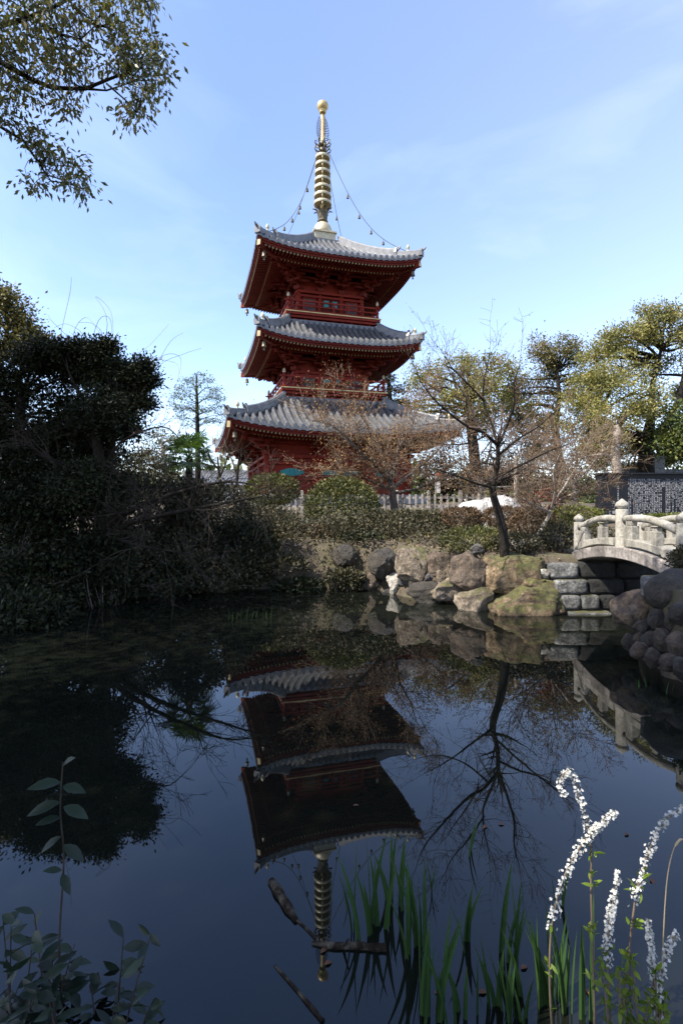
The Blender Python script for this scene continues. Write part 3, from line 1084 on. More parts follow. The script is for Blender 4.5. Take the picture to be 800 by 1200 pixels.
FAR = 'rocks along the far shore'
rocks = [
    ((387, 637, 419, 668), 10.4, 'rock_dark', 'smooth rounded grey boulder alone below the big round bush', 1, 5, (.8, .97), 0),
    ((431, 642, 468, 680), 9.9, 'rock_dark', 'dark rounded boulder just left of the tall pale block', 2, 5, (.78, .97), 0),
    ((463, 640, 501, 684), 9.45, 'rock_tan', 'tall upright pale tan block with a flat top', 3, 8, (.8, .98), .75),
    ((452, 671, 476, 700), 9.75, 'rock_pale', 'small pointed whitish rock at the waterline under the tall block', 4, 10, (.55, .9), 0),
    ((474, 682, 527, 713), 8.9, 'rock_dark', 'flat dark grey slab sloping into the water', 5, 8, (.6, .95), .2),
    ((495, 645, 534, 679), 9.3, 'rock_brown', 'dark brown rock between the tall pale block and the oval boulder', 6, 10, (.6, .95), .2),
    ((503, 676, 551, 706), 8.7, 'rock_tan', 'tilted tan rock leaning beside the dark slab', 7, 10, (.6, .92), .3),
    ((527, 645, 577, 697), 8.5, 'rock_brown', 'big oval brown boulder with a smooth round face', 8, 4, (.85, .98), .1),
    ((567, 648, 637, 698), 8.25, 'rock_moss', 'largest block, orange brown with green moss over its top', 9, 8, (.8, .98), .75),
    ((532, 689, 579, 724), 8.2, 'rock_tan', 'low angular tan rock at the waterline left of the long mossy one', 10, 10, (.65, .95), .45),
    ((573, 686, 664, 733), 7.95, 'rock_moss', 'long low mossy rock lying along the waterline beside the stone abutment', 11, 9, (.75, .97), .55),
    ((626, 666, 650, 679), 8.1, 'rock_pale', 'small flat white rock lodged above the mossy slope', 12, 10, (.55, .9), 0),
    ((606, 672, 658, 702), 8.15, 'rock_moss', 'sloping moss patched rock next to the cut stone blocks', 13, 10, (.6, .92), .3),
    ((497, 672, 508, 686), 9.1, 'rock_grey', 'small grey stone wedged above the dark slab', 14, 8, (.6, .9), .2),
    ((511, 668, 522, 680), 8.9, 'rock_tan', 'small tan cobble sitting in the gap right of the wedged grey stone', 15, 6, (.7, .95), .2),
    ((466, 664, 480, 686), 9.6, 'rock_grey', 'narrow grey stone squeezed beneath the tall pale block', 16, 8, (.6, .9), .2),
    ((478, 678, 492, 692), 9.4, 'rock_dark', 'little dark stone between the pointed white rock and the slab', 17, 8, (.6, .9), .1),
    ((598, 631, 633, 648), 9.0, 'rock_pale', 'flat pale stone on the bank right of the dark leaning trunk', 18, 9, (.7, .95), .3),
    ((636, 632, 652, 643), 9.3, 'rock_grey', 'small grey stone on the bank near the bridge end', 19, 9, (.7, .95), .3),
    ((551, 637, 566, 650), 8.6, 'rock_grey', 'small grey rock on the bank left of the dark leaning trunk', 20, 9, (.7, .95), .3),
    ((404, 672, 424, 690), 10.4, 'rock_dark', 'low dark stone at the waterline under the rounded grey boulder', 21, 8, (.6, .9), .1),
    ((424, 668, 446, 692), 10.15, 'rock_brown', 'brown stone at the waterline under the dark rounded boulder', 22, 9, (.6, .9), .2),
    ((380, 668, 402, 686), 10.5, 'rock_grey', 'leftmost low grey stone of the far shoreline', 23, 8, (.6, .9), .1),
    ((446, 690, 460, 700), 9.9, 'rock_grey', 'small flat stone in the water left of the pointed white rock', 24, 8, (.6, .9), .1),
    ((640, 652, 666, 676), 8.35, 'rock_grey', 'grey rock tucked behind the top of the cut stone wall', 25, 9, (.7, .95), .3),
]
for bx, Y, mt, lb, sd_, pl, ct, bxy in rocks:
    if mt == 'rock_dark' and pl < 6: rock(bx, Y, mt, lb, sd_, pl + 2, (.66, .93), group=FAR, boxy=bxy, rnd=.05)
    else: rock(bx, Y, mt, lb, sd_, pl + 8, (ct[0] * .84, ct[1] * .93), group=FAR, boxy=bxy, rnd=.06)
# boulder pile by the near bridge end
rgp = random.Random(3)
PILE = 'dark boulders piled by the near bridge end'
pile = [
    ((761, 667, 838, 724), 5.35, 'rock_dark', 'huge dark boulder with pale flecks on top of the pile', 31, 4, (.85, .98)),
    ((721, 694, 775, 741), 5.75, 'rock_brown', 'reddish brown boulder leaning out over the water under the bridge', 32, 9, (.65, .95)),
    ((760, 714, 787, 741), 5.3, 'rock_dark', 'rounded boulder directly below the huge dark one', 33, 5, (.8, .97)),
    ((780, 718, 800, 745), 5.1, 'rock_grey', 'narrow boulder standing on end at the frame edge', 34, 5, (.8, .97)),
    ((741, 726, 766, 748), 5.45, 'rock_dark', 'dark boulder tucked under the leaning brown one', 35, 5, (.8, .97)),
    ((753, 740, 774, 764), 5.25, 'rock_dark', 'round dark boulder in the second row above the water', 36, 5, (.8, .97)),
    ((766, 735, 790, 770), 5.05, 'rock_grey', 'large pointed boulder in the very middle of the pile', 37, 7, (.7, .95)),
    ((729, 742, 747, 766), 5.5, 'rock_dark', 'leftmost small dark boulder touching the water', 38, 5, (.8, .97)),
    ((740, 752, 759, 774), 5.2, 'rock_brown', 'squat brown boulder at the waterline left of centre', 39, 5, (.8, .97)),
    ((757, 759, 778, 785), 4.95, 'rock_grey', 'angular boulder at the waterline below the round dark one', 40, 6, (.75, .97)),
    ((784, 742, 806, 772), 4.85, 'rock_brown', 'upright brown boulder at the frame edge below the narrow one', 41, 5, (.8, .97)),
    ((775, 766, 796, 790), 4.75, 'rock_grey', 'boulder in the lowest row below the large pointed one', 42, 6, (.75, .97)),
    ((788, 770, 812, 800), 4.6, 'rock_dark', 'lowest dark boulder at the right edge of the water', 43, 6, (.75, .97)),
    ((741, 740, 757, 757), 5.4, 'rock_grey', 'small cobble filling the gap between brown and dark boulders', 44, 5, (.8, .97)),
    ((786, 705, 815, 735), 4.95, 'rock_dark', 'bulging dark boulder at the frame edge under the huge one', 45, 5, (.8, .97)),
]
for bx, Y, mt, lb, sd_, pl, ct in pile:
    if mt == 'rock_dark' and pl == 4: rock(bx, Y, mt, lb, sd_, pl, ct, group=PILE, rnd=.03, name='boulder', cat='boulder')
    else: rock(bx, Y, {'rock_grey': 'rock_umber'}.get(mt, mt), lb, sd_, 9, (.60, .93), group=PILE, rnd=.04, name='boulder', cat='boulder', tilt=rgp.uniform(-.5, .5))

# white marble rock behind the leaning trunk
c0 = at(566, 612, 12.6)
wr = MB()
outl = [(527, 598), (533, 591), (548, 588), (565, 586), (577, 583), (590, 581), (602, 587), (608, 594), (606, 620), (560, 624), (563, 606), (556, 599), (540, 597)]
V0, F0 = ICO4
u_ = V0.copy()
ang = np.arctan2(u_[:, 2], u_[:, 0])
pts = np.array([[p.x, p.z] for p in (at(u, v, 12.6) for u, v in outl)])
cen = np.array([at(580, 600, 12.6).x, at(580, 600, 12.6).z])
pa = np.arctan2(pts[:, 1] - cen[1], pts[:, 0] - cen[0]); pr = np.hypot(*(pts - cen).T)
od = np.argsort(pa)
rad = np.interp(ang, np.concatenate([pa[od][-1:] - 2 * math.pi, pa[od], pa[od][:1] + 2 * math.pi]), np.concatenate([pr[od][-1:], pr[od], pr[od][:1]]))
eq = np.sqrt(np.clip(1 - u_[:, 1] ** 2, 0, 1)) ** .55
V = np.stack([cen[0] + np.cos(ang) * rad * eq, 12.6 + .45 * u_[:, 1], cen[1] + np.sin(ang) * rad * eq], 1)
V += u_ * (snoise(u_, 5, 5) * .02 + snoise(u_, 6, 12) * .012)[:, None]
o = np_mesh('marble_rock', V, F0, M['white_rock'], loc=(cen[0], 12.6, cen[1]), smooth=True)
tag(o, 'bright white marble rock overhanging on its left, behind the leaning trunk', 'rock')

# ------------------------------------------------------------------ stone bridge
BX0, BX1 = 3.66, 4.86
br = thing('stone_bridge', 'small arched pale granite bridge with round handrails and onion topped posts', 'bridge', (4.26, 7.1, .8))
YA, YB = 5.45, 8.42


def arch(y, z0, z1):
    t_ = (y - 7.0) / 1.5
    return z1 - (z1 - z0) * t_ * t_


def arch_band(x0, x1, ylo, yhi, f0, f1, n=24):
    mb = MB(); P = []; Fc = []
    for i in range(n + 1):
        y = ylo + (yhi - ylo) * i / n
        P += [(x0, y, f0(y)), (x1, y, f0(y)), (x1, y, f1(y)), (x0, y, f1(y))]
    for i in range(n):
        for k in range(4):
            k2 = (k + 1) % 4
            Fc.append((4 * i + k, 4 * i + k2, 4 * i + 4 + k2, 4 * i + 4 + k))
    Fc += [(3, 2, 1, 0), tuple(4 * n + k for k in range(4))]
    mb.poly(P, Fc); return mb


und = lambda y: arch(y, .70, .915)
top = lambda y: arch(y, .86, 1.065)
crb = lambda y: arch(y, 1.00, 1.185)
arch_band(BX0, BX1, YA, YB, und, top).build('arch_slab', M['granite_dark'], br, bevel=.012)
for x in (BX0 + .04, BX1 - .16):
    b1 = arch_band(x, x + .12, 5.95, 6.96, lambda y: top(y) + .012 + .02 * math.sin((y - 5.95) / 1.01 * math.pi), crb).build('kerb_beam', M['granite'], br, bevel=.01)
    b2 = arch_band(x, x + .12, 7.24, 8.30, lambda y: top(y) + .012 + .02 * math.sin((y - 7.24) / 1.06 * math.pi), crb).build('kerb_beam', M['granite'], br, bevel=.01)
for x in (BX0 + .10, BX1 - .10):
    zr = []
    for y, ht, rr in ((8.40, .60, .072), (7.10, .64, .082), (5.80, .62, .085)):
        base = top(y) - .02
        pm_ = MB()
        pm_.lathe([(rr * 1.1, 0), (rr * 1.1, .03), (rr, .05), (rr, ht * .80), (rr * .92, ht * .82)], 20, (x, y, base))
        po = pm_.build('newel_post', M['granite'], br, smooth=True)
        pm_ = MB()
        pm_.lathe([(rr * .70, ht * .80), (rr * .66, ht * .845), (rr * 1.0, ht * .875), (rr * 1.06, ht * .91), (rr * .92, ht * .955), (rr * .5, ht * .995), (rr * .1, ht * 1.04)], 20, (x, y, base))
        pm_.build('onion_cap', M['granite'], po, smooth=True)
        zr.append(base)
    for (ya, yb_) in ((8.34, 7.18), (7.02, 5.88)):
        pts = []
        for i in range(13):
            y = ya + (yb_ - ya) * i / 12
            bow = .035 * math.sin(math.pi * i / 12)
            pts.append((x, y, top(y) + .37 + bow))
        q = MB(); q.tube(pts, .049, 14)
        q.build('handrail', M['granite'], br, smooth=True)
        for i, y in enumerate((ya + (yb_ - ya) * .13, ya + (yb_ - ya) * .62)):
            q = MB(); zb_ = crb(y) - .02; zt_ = top(y) + .35
            if i == 0:
                q.box((x, y, (zb_ + zt_) / 2 - .03), (.10, .20, zt_ - zb_ - .06))
                q.box((x, y, zt_ - .03), (.08, .14, .06))
            else:
                q.box((x, y, zb_ + .09), (.10, .13, .18)); q.box((x, y, zb_ + .20), (.07, .09, .05)); q.box((x, y, (zb_ + .23 + zt_) / 2), (.10, .13, zt_ - zb_ - .23))
            q.build('baluster', M['granite'], br, bevel=.008)
arch_band(BX0 + .17, BX1 - .17, YA + .02, YB - .02, lambda y: top(y) - .03, lambda y: top(y) + .012).build('deck', M['granite'], br)


def stone_block(mb, x0, x1, y0, y1, z0, z1, seed):
    rg = np.random.default_rng(seed)
    n = 5
    import itertools
    import bmesh
    bm = bmesh.new(); bmesh.ops.create_cube(bm, size=2)
    bmesh.ops.subdivide_edges(bm, edges=bm.edges[:], cuts=7, use_grid_fill=True)
    V = np.array([v.co[:] for v in bm.verts]); Fc = [tuple(v.index for v in f.verts) for f in bm.faces]; bm.free()
    e = np.abs(V) ** 8
    V = V / np.maximum(1, (e.sum(1)) ** .125)[:, None]
    V = V + unit(V) * (snoise(V, seed, 3) * .03 + snoise(V, seed + 1, 9) * .02)[:, None]
    V = V * np.array([(x1 - x0) / 2, (y1 - y0) / 2, (z1 - z0) / 2]) + np.array([(x0 + x1) / 2, (y0 + y1) / 2, (z0 + z1) / 2])
    mb.poly(V.tolist(), Fc)


ab = thing('stone_abutment', 'battered wall of rough grey cut blocks under the far bridge end', 'abutment', (3.5, 8.1, 0))
rows = [(-.2, .04, 3.32, 4.05, 7.86), (.045, .27, 3.26, 3.60, 7.93), (.05, .27, 3.605, 3.88, 7.92), (.275, .50, 3.22, 3.74, 7.98), (.505, .74, 3.17, 3.62, 8.03)]
for i, (z0, z1, x0, x1, y0) in enumerate(rows):
    q = MB(); stone_block(q, x0, x1, y0, y0 + .5, z0, z1, 60 + i); q.build('block', M['block'], ab, smooth=True)
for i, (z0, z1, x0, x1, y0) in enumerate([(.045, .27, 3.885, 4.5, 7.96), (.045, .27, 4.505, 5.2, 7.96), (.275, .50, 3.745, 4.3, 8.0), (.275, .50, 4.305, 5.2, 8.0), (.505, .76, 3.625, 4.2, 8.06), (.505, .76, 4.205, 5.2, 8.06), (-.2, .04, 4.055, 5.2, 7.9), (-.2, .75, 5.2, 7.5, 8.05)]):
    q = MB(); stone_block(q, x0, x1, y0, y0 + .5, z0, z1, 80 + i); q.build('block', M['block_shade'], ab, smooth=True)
ab2 = thing('stone_abutment', 'pale squared block wall carrying the near bridge end above the boulders', 'abutment', (4.2, 5.9, 0))
for i, (z0, z1, x0, x1, y0_, y1_) in enumerate([(.64, .87, 3.20, 3.50, 5.50, 5.70), (.62, .80, 3.70, 5.1, 5.55, 5.95), (-.2, .615, 3.72, 4.3, 5.55, 5.95), (-.2, .615, 4.305, 5.2, 5.55, 5.95)]):
    q = MB(); stone_block(q, x0, x1, y0_, y1_, z0, z1, 90 + i); q.build('block', M['block'], ab2, smooth=True)

# ------------------------------------------------------------------ black inscribed monument
MY = 14.0
p0 = at(703, 612, MY); zt_ = at(703, 556, MY).z
mo = thing('stone_monument', 'polished black stone slab wall engraved with rows of white characters', 'monument', (p0.x + 2.4, MY, 1.0))
mw = 4.8
q = MB()
q.box((p0.x + mw / 2, MY + .15, (1.05 + zt_) / 2), (mw, .30, zt_ - 1.05)); q.build('slab', M['black_stone'], mo, bevel=.01)
q = MB(); q.box((p0.x + mw / 2, MY + .12, zt_ + .022), (mw + .06, .40, .04)); q.build('coping', M['black_stone'], mo)
q = MB()
rg = random.Random(5)


def glyph(mb, x, z, s):
    yy = MY - .0025
    for k in range(rg.choice((4, 5, 5, 6))):
        if rg.random() < .55:
            zz = z + rg.choice((-.36, -.12, .12, .36)) * s; w = s * rg.uniform(.5, .9); h = s * .16
            mb.poly([(x - w / 2, yy, zz - h / 2), (x + w / 2, yy, zz - h / 2), (x + w / 2, yy, zz + h / 2), (x - w / 2, yy, zz + h / 2)], [(0, 1, 2, 3)])
        else:
            xx = x + rg.choice((-.3, 0, .3)) * s; h = s * rg.uniform(.5, .9); w = s * .16
            mb.poly([(xx - w / 2, yy - .001, z - h / 2), (xx + w / 2, yy - .001, z - h / 2), (xx + w / 2, yy - .001, z + h / 2), (xx - w / 2, yy - .001, z + h / 2)], [(0, 1, 2, 3)])


x = at(736, 600, MY).x; ztop = at(0, 561, MY).z; zbot = at(0, 604, MY).z
ccol = 0
while x < p0.x + mw - .25:
    n = 22; s = (ztop - zbot) / n
    stop = n if rg.random() < .80 else rg.randint(12, 20)
    if ccol % 26 in (20, 21): stop = 5
    for k in range(stop):
        if rg.random() < .07: continue
        glyph(q, x, ztop - (k + .5) * s, s * .92)
    x += s * 1.02; ccol += 1
for k in range(7): glyph(q, at(723.6, 0, MY).x, at(0, 570 + k * 2.6, MY).z, .05)
for k in range(4): glyph(q, at(718.5, 0, MY).x, at(0, 589 + k * 3.7, MY).z, .085)
for k in range(3): glyph(q, at(714, 0, MY).x, at(0, 600 + k * 2.6, MY).z, .04)
q.build('inscription', M['inscription'], mo)

# ------------------------------------------------------------------ picket fence
fy = 18.0
fx0, fx1 = -3.6, 6.2
fe = thing('picket_fence', 'weathered grey wooden picket fence with square posts before the pagoda', 'fence', (1.3, fy, 1.3))
zt_f = at(0, 579, fy).z
q = MB()
n = int((fx1 - fx0) / .215)
gz = lambda x: hz(x, fy) - .05
for i in range(n):
    x = fx0 + (i + .5) * .215
    if i % 5 == 0: continue
    zb_ = gz(x)
    q.box((x, fy, (zb_ + zt_f) / 2), (.065, .03, zt_f - zb_))
q.build('pickets', M['wood'], fe)
for zz in (zt_f - .12, zt_f - .42):
    q = MB(); q.box(((fx0 + fx1) / 2, fy + .042, zz), (fx1 - fx0, .05, .07)); q.build('rail', M['wood'], fe)
for i in range(0, n, 5):
    x = fx0 + (i + .5) * .215
    q = MB(); zb_ = gz(x); zt2 = zt_f + .10
    q.box((x, fy - .01, (zb_ + zt2) / 2), (.11, .11, zt2 - zb_)); q.box((x, fy - .01, zt2 + .015), (.09, .09, .03), taper=.4)
    q.build('post', M['wood'], fe)

# ------------------------------------------------------------------ far buildings
def tiled_house(u0, u1, vtop, veave, vbase, Y, label, dep=6):
    a, b_ = at(u0, veave, Y), at(u1, veave, Y)
    zt2 = at(0, vtop, Y).z; zb_ = 1.5
    h = thing('low_building', label, 'building', ((a.x + b_.x) / 2, Y + dep / 2, zb_))
    q = MB(); q.box(((a.x + b_.x) / 2, Y + dep / 2, (zb_ + a.z) / 2), (b_.x - a.x - .8, dep - 1, a.z - zb_)); q.build('wall', M['plinth'], h)
    q = MB()
    n = int((b_.x - a.x) / .3)
    P = []; Fc = []
    for side in (0, 1):
        base = len(P)
        for i in range(n * 4 + 1):
            x = a.x + (b_.x - a.x) * i / (n * 4); bz = .06 * max(0, math.sin(i / 4 * 2 * math.pi))
            for s_ in (0, .5, 1):
                y = Y + dep / 2 + (1 if side else -1) * dep / 2 * (1 - s_)
                P.append((x, y, a.z + (zt2 - a.z) * s_ + bz))
        for i in range(n * 4):
            for k in range(2):
                c_ = base + 3 * i + k
                Fc.append((c_, c_ + 3, c_ + 4, c_ + 1))
    q.poly(P, Fc)
    r_ = q.build('roof', M['tile'], h)
    q = MB(); q.box(((a.x + b_.x) / 2, Y + dep / 2, zt2 + .1), (b_.x - a.x + .2, .35, .35)); q.build('roof_ridge', M['ridge'], r_)
    return h, r_


h1, r1 = tiled_house(206, 330, 552, 569, 590, 48, 'long low building with grey tiled roof seen left of the pagoda')
h2, r2 = tiled_house(752, 900, 551, 557, 590, 34, 'low tiled roof with a small chimney showing above the black monument')
q = MB(); p = at(770, 548, 36.5); q.box((p.x, p.y, p.z + .05), (.7, .5, 1.1)); q.box((p.x, p.y, p.z + .68), (.95, .7, .16)); q.build('chimney', M['ridge'], r2)

# small banner pole and stake
bn = thing('banner_pole', 'narrow white and orange banner standing beyond the fence by the pagoda', 'banner', tuple(at(510, 590, 20)))
p = at(510, 590, 20)
q = MB(); q.tube([(p.x, p.y, 1.4), (p.x, p.y, at(0, 551, 20).z)], .02, 6); q.build('pole', M['wood'], bn)
q = MB(); q.box((p.x + .10, p.y, at(0, 568, 20).z), (.16, .012, .62)); q.build('cloth', M['banner'], bn)
q = MB(); q.box((p.x + .10, p.y, at(0, 556.5, 20).z), (.16, .014, .15)); q.build('cloth_top', M['banner_red'], bn)
p = at(603.5, 590, 13)
q = MB(); q.tube([(p.x, p.y, hz(p.x, 13)), (p.x + .02, p.y, at(0, 534, 13).z)], [.055, .045], 8)
tag(q.build('tree_stake', M['bark_pale'], loc=(p.x, p.y, hz(p.x, 13))), 'straight pale wooden stake upright right of the white marble rock', 'stake')

# ------------------------------------------------------------------ vegetation builders
def lobe(u, v, ru, rv, Y, dy=0.0, dep=.85):
    c = at(u, v, Y + dy)
    return (c, ru * Y / FPX, max(ru, rv) * dep * Y / FPX, rv * Y / FPX)


def clumps_in(lb, n, inner=.45):
    c, rx, ry, rz = lb
    d = rand_unit(n)
    r = RNG.uniform(inner, 1.0, n) ** .7
    return np.array(c) + d * r[:, None] * np.array([rx, ry, rz])


def curve_pts(a, b, sag=.15, n=6, wob=.05):
    a, b = Vector(a), Vector(b)
    Lh = (b - a).length
    k = Vector(RNG.normal(size=3)) * wob * Lh
    out = []
    for i in range(n + 1):
        t_ = i / n
        p = a.lerp(b, t_)
        p = p + k * math.sin(math.pi * t_)
        p.z += sag * Lh * math.sin(math.pi * t_) * .5
        out.append(p)
    return out


def nearest_on(path, c):
    best = min(range(len(path)), key=lambda i: (Vector(path[i]) - c).length + (2 if Vector(path[i]).z > c.z else 0))
    return Vector(path[best])


def leafy_tree(name, label, cat, trunk, radii, lobes, leafm, barkm, size, nclump, per, crad, group=None, flat=.6, upbias=.7, aspect=.5, droop=0.0, limb_r=None, inner=.45, extra_limbs=(), sat=0):
    base = Vector(trunk[0])
    th_ = thing(name, label, cat, tuple(base), 0, group)
    mb = MB()
    mb.tube(trunk, radii, 10)
    for pl, rr in extra_limbs: mb.tube(pl, rr, 8)
    path = [Vector(p) for p in trunk]
    if sat:
        extra = []
        for c, rx, ry, rz in lobes:
            for k in range(sat):
                d_ = rand_unit(1)[0]; f_ = RNG.uniform(.32, .55)
                extra.append((Vector((c.x + d_[0] * rx * 1.0, c.y + d_[1] * ry * 1.0, c.z + d_[2] * rz * 1.0)), rx * f_, ry * f_, rz * f_))
        lobes = [(c, rx * .92, ry * .92, rz * .92) for c, rx, ry, rz in lobes]
        mr = sum(l_[1] for l_ in lobes) / len(lobes)
        lobe_n = [min(1.3, (l_[1] / mr) ** 1.5) for l_ in lobes] + [.35] * len(extra); lobes = lobes + extra
    else: lobe_n = [1.0] * len(lobes)
    dense = []
    for a, b_ in zip(path[:-1], path[1:]):
        for k in range(4): dense.append(a.lerp(b_, k / 4))
    dense.append(path[-1])
    hi_ = dense[int(len(dense) * .4):] + [Vector(p) for pl, rr in extra_limbs for p in pl[1:]]
    cl_all = []
    lr = limb_r or radii[-1] * .8
    for lb, ln_ in zip(lobes, lobe_n):
        c = lb[0]
        st = nearest_on(hi_, c)
        if (c - st).length > .05:
            mb.tube(curve_pts(st, c, .1, 6, .08), list(np.linspace(lr, lr * .4, 7)), 6)
        ncl = max(3, int(nclump * ln_ * RNG.uniform(.85, 1.15)))
        cl = clumps_in(lb, ncl, inner)
        cl_all.append(cl)
        for p in cl[: int(ncl * .7)]:
            mb.tube(curve_pts(c, Vector(p), .1, 3, .12), [lr * .38, lr * .28, lr * .18, lr * .1], 4, cap=False)
    mb.build('trunk', barkm, th_, smooth=True)
    cl_all = np.concatenate(cl_all)
    V, Fc = leaf_cloud(cl_all, per, crad * RNG.uniform(.7, 1.35, len(cl_all)), size, flat, upbias, aspect, droop)
    np_mesh('crown', V, Fc, leafm, th_)
    return th_


def twigs(mb, p, d, length, rad, depth, tips, spread=.75, up=.12, kids=(2, 4), wob=.25, minr=.0022):
    p = Vector(p); d = Vector(d).normalized()
    n = 4 if depth > 0 else 3
    pts = [p.copy()]; rs = [rad]
    seg = length / n
    starts = []
    for i in range(n):
        d = (d + Vector(RNG.normal(size=3)) * wob * .5 + Vector((0, 0, up * .5))).normalized()
        p = p + d * seg
        pts.append(p.copy()); rs.append(max(minr, rad * (1 - .75 * (i + 1) / n)))
        starts.append((p.copy(), d.copy(), rs[-1]))
    mb.tube(pts, rs, 5 if rad > .012 else 3, cap=False)
    if depth > 0:
        for k in range(RNG.integers(kids[0], kids[1] + 1)):
            i = RNG.integers(0, n)
            q, dd, r_ = starts[i]
            nd = (dd + Vector(RNG.normal(size=3)) * spread).normalized()
            twigs(mb, q, nd, length * RNG.uniform(.5, .8), max(minr, r_ * .75), depth - 1, tips, spread, up, kids, wob, minr)
        q, dd, r_ = starts[-1]
        twigs(mb, q, dd, length * RNG.uniform(.5, .75), max(minr, r_), depth - 1, tips, spread, up, kids, wob, minr)
    else:
        tips.extend(pts[1:])


def bare_tree(name, label, limbs, barkm, twigm, budm, bud_size, nper, tl, depth, every=1, group=None, up=.12, spread=.75, budn=1, cat='tree', minr=.0022, kids=(2, 4), bspread=.05, budname='leaves', trad=.5):  # the part named leaves holds the buds at the twig tips
    """limbs: list of (points, radii); first is the trunk"""
    base = Vector(limbs[0][0][0])
    th_ = thing(name, label, cat, tuple(base), 0, group)
    mb = MB(); tw = MB(); tips = []
    for li, (pl, rr) in enumerate(limbs):
        pts = []
        pl = [Vector(p) for p in pl]
        # smooth the limb a little
        fine = []; fr = []
        for i in range(len(pl) - 1):
            for k in range(4):
                t_ = k / 4
                p0 = pl[max(i - 1, 0)]; p1 = pl[i]; p2 = pl[i + 1]; p3 = pl[min(i + 2, len(pl) - 1)]
                q = .5 * ((2 * p1) + (p2 - p0) * t_ + (2 * p0 - 5 * p1 + 4 * p2 - p3) * t_ ** 2 + (3 * p1 - p0 - 3 * p2 + p3) * t_ ** 3)
                fine.append(q); fr.append(rr[i] + (rr[i + 1] - rr[i]) * t_)
        fine.append(pl[-1]); fr.append(rr[-1])
        mb.tube(fine, fr, 8)
        if li == 0 and len(limbs) > 1: continue
        for i in range(2, len(fine), every):
            dd = (fine[i] - fine[i - 1]).normalized()
            for k in range(nper):
                nd = (dd * .55 + Vector(RNG.normal(size=3)) * spread).normalized()
                twigs(tw, fine[i], nd, tl * RNG.uniform(.6, 1.2), max(minr, fr[i] * trad), depth, tips, spread, up, kids, minr=minr)
        twigs(tw, fine[-1], fine[-1] - fine[-2], tl * 1.1, max(minr, fr[-1]), depth, tips, spread, up, kids, minr=minr)
    mb.build('trunk', barkm, th_, smooth=True)
    tw.build('twigs', twigm, th_)
    if budm is not None and budn > 0:
        T = np.array([p[:] for p in tips])
        if budn < 1:
            T = T[RNG.random(len(T)) < budn]; n_ = 1
        else: n_ = int(budn)
        V, Fc = leaf_cloud(T, n_, bspread, bud_size, 1, .2, .55, .2)
        np_mesh(budname, V, Fc, budm, th_)
    return th_


def bush(name, label, u, v, ru, rv, Y, leafm, n, size, group=None, dep=.9, flat_top=0.0, rag=.12, twig=None, cat='shrub', base=None, upb=.5, wob=.16, aspect=.5):
    """dome of small leaves on a framework of thin stems; v is its centre"""
    c = at(u, v, Y)
    rx, rz = ru * Y / FPX, rv * Y / FPX
    ry = rx * dep
    zb_ = hz(c.x, c.y) if base is None else base
    th_ = thing(name, label, cat, (c.x, c.y, zb_), 0, group)
    d = rand_unit(n)
    sd_ = int(abs(u * 7 + v * 3))
    r = 1 + wob * snoise(d, sd_, 2.2) + wob * .6 * snoise(d, sd_ + 1, 5) + RNG.normal(size=n) * rag * .5
    r *= 1 - np.abs(RNG.normal(size=n)) * .16
    if flat_top: d[:, 2] = np.where(d[:, 2] > 0, d[:, 2] ** (1 - flat_top * .5) * (1 - flat_top * .15), d[:, 2])
    P = np.array(c) + d * r[:, None] * np.array([rx, ry, rz])
    ok = P[:, 2] > zb_ - .02
    P = P[ok]; d = d[ok]; m_ = len(P)
    D = unit(d + RNG.normal(size=P.shape) * .7 + np.array([0, 0, .2]))
    N = unit(d * .7 + RNG.normal(size=P.shape) * .7 + np.array([0, 0, upb]))
    Ls = size * RNG.uniform(.6, 1.3, m_)
    V, Fc = leaf_geo(P, D, N, Ls, Ls * aspect)
    mb = MB()
    k = 26
    sel = P[RNG.integers(0, m_, k)]
    for q in sel:
        a = Vector((c.x + RNG.normal() * rx * .12, c.y + RNG.normal() * ry * .12, zb_ - .03))
        mb.tube(curve_pts(a, Vector(q), .15, 4, .08), [.014, .011, .008, .006, .003], 4, cap=False)
    mb.build('stems', twig or M['bark_grey'], th_)
    np_mesh('foliage', V, Fc, leafm, th_)
    return th_


# ------------------------------------------------------------------ big trees behind, right
BK = 'broad evergreen trees behind the garden'
Y = 42
leafy_tree('camphor_tree', 'wide olive green tree just right of the pagoda, behind the bare leaning maple', 'tree',
           [at(556, 590, Y), at(556, 540, Y), at(552, 505, Y), at(548, 470, Y)], [.55, .45, .38, .25],
           [lobe(496, 458, 26, 22, Y), lobe(530, 438, 32, 24, Y, 1), lobe(572, 434, 32, 22, Y), lobe(594, 452, 20, 22, Y), lobe(556, 464, 36, 20, Y, -2), lobe(515, 480, 34, 18, Y, -1), lobe(580, 482, 28, 18, Y), lobe(480, 486, 22, 14, Y), lobe(550, 500, 40, 16, Y, 2)],
           M['camphor'], M['bark_dark'], .20, 13, 105, .74, BK, flat=.75, upbias=.5, limb_r=.13, inner=.5, sat=3)
leafy_tree('camphor_tree', 'slim tree with a high rounded tuft and open gaps, between the two wide trees', 'tree',
           [at(651, 590, Y), at(656, 545, Y), at(650, 500, Y), at(655, 462, Y), at(652, 436, Y)], [.36, .32, .26, .18, .11],
           [lobe(655, 407, 26, 15, Y), lobe(640, 416, 16, 12, Y), lobe(674, 414, 16, 13, Y), lobe(622, 462, 26, 24, Y, 2), lobe(604, 478, 22, 24, Y, 1), lobe(632, 488, 30, 18, Y), lobe(670, 470, 20, 18, Y), lobe(680, 448, 18, 12, Y), lobe(610, 508, 26, 14, Y), lobe(640, 440, 14, 10, Y, 1), lobe(650, 505, 24, 12, Y, -1), lobe(636, 530, 20, 10, Y)],
           M['olive'], M['bark_dark'], .20, 10, 95, .66, BK, flat=.8, upbias=.5, limb_r=.1, inner=.5, sat=3)
Y = 36
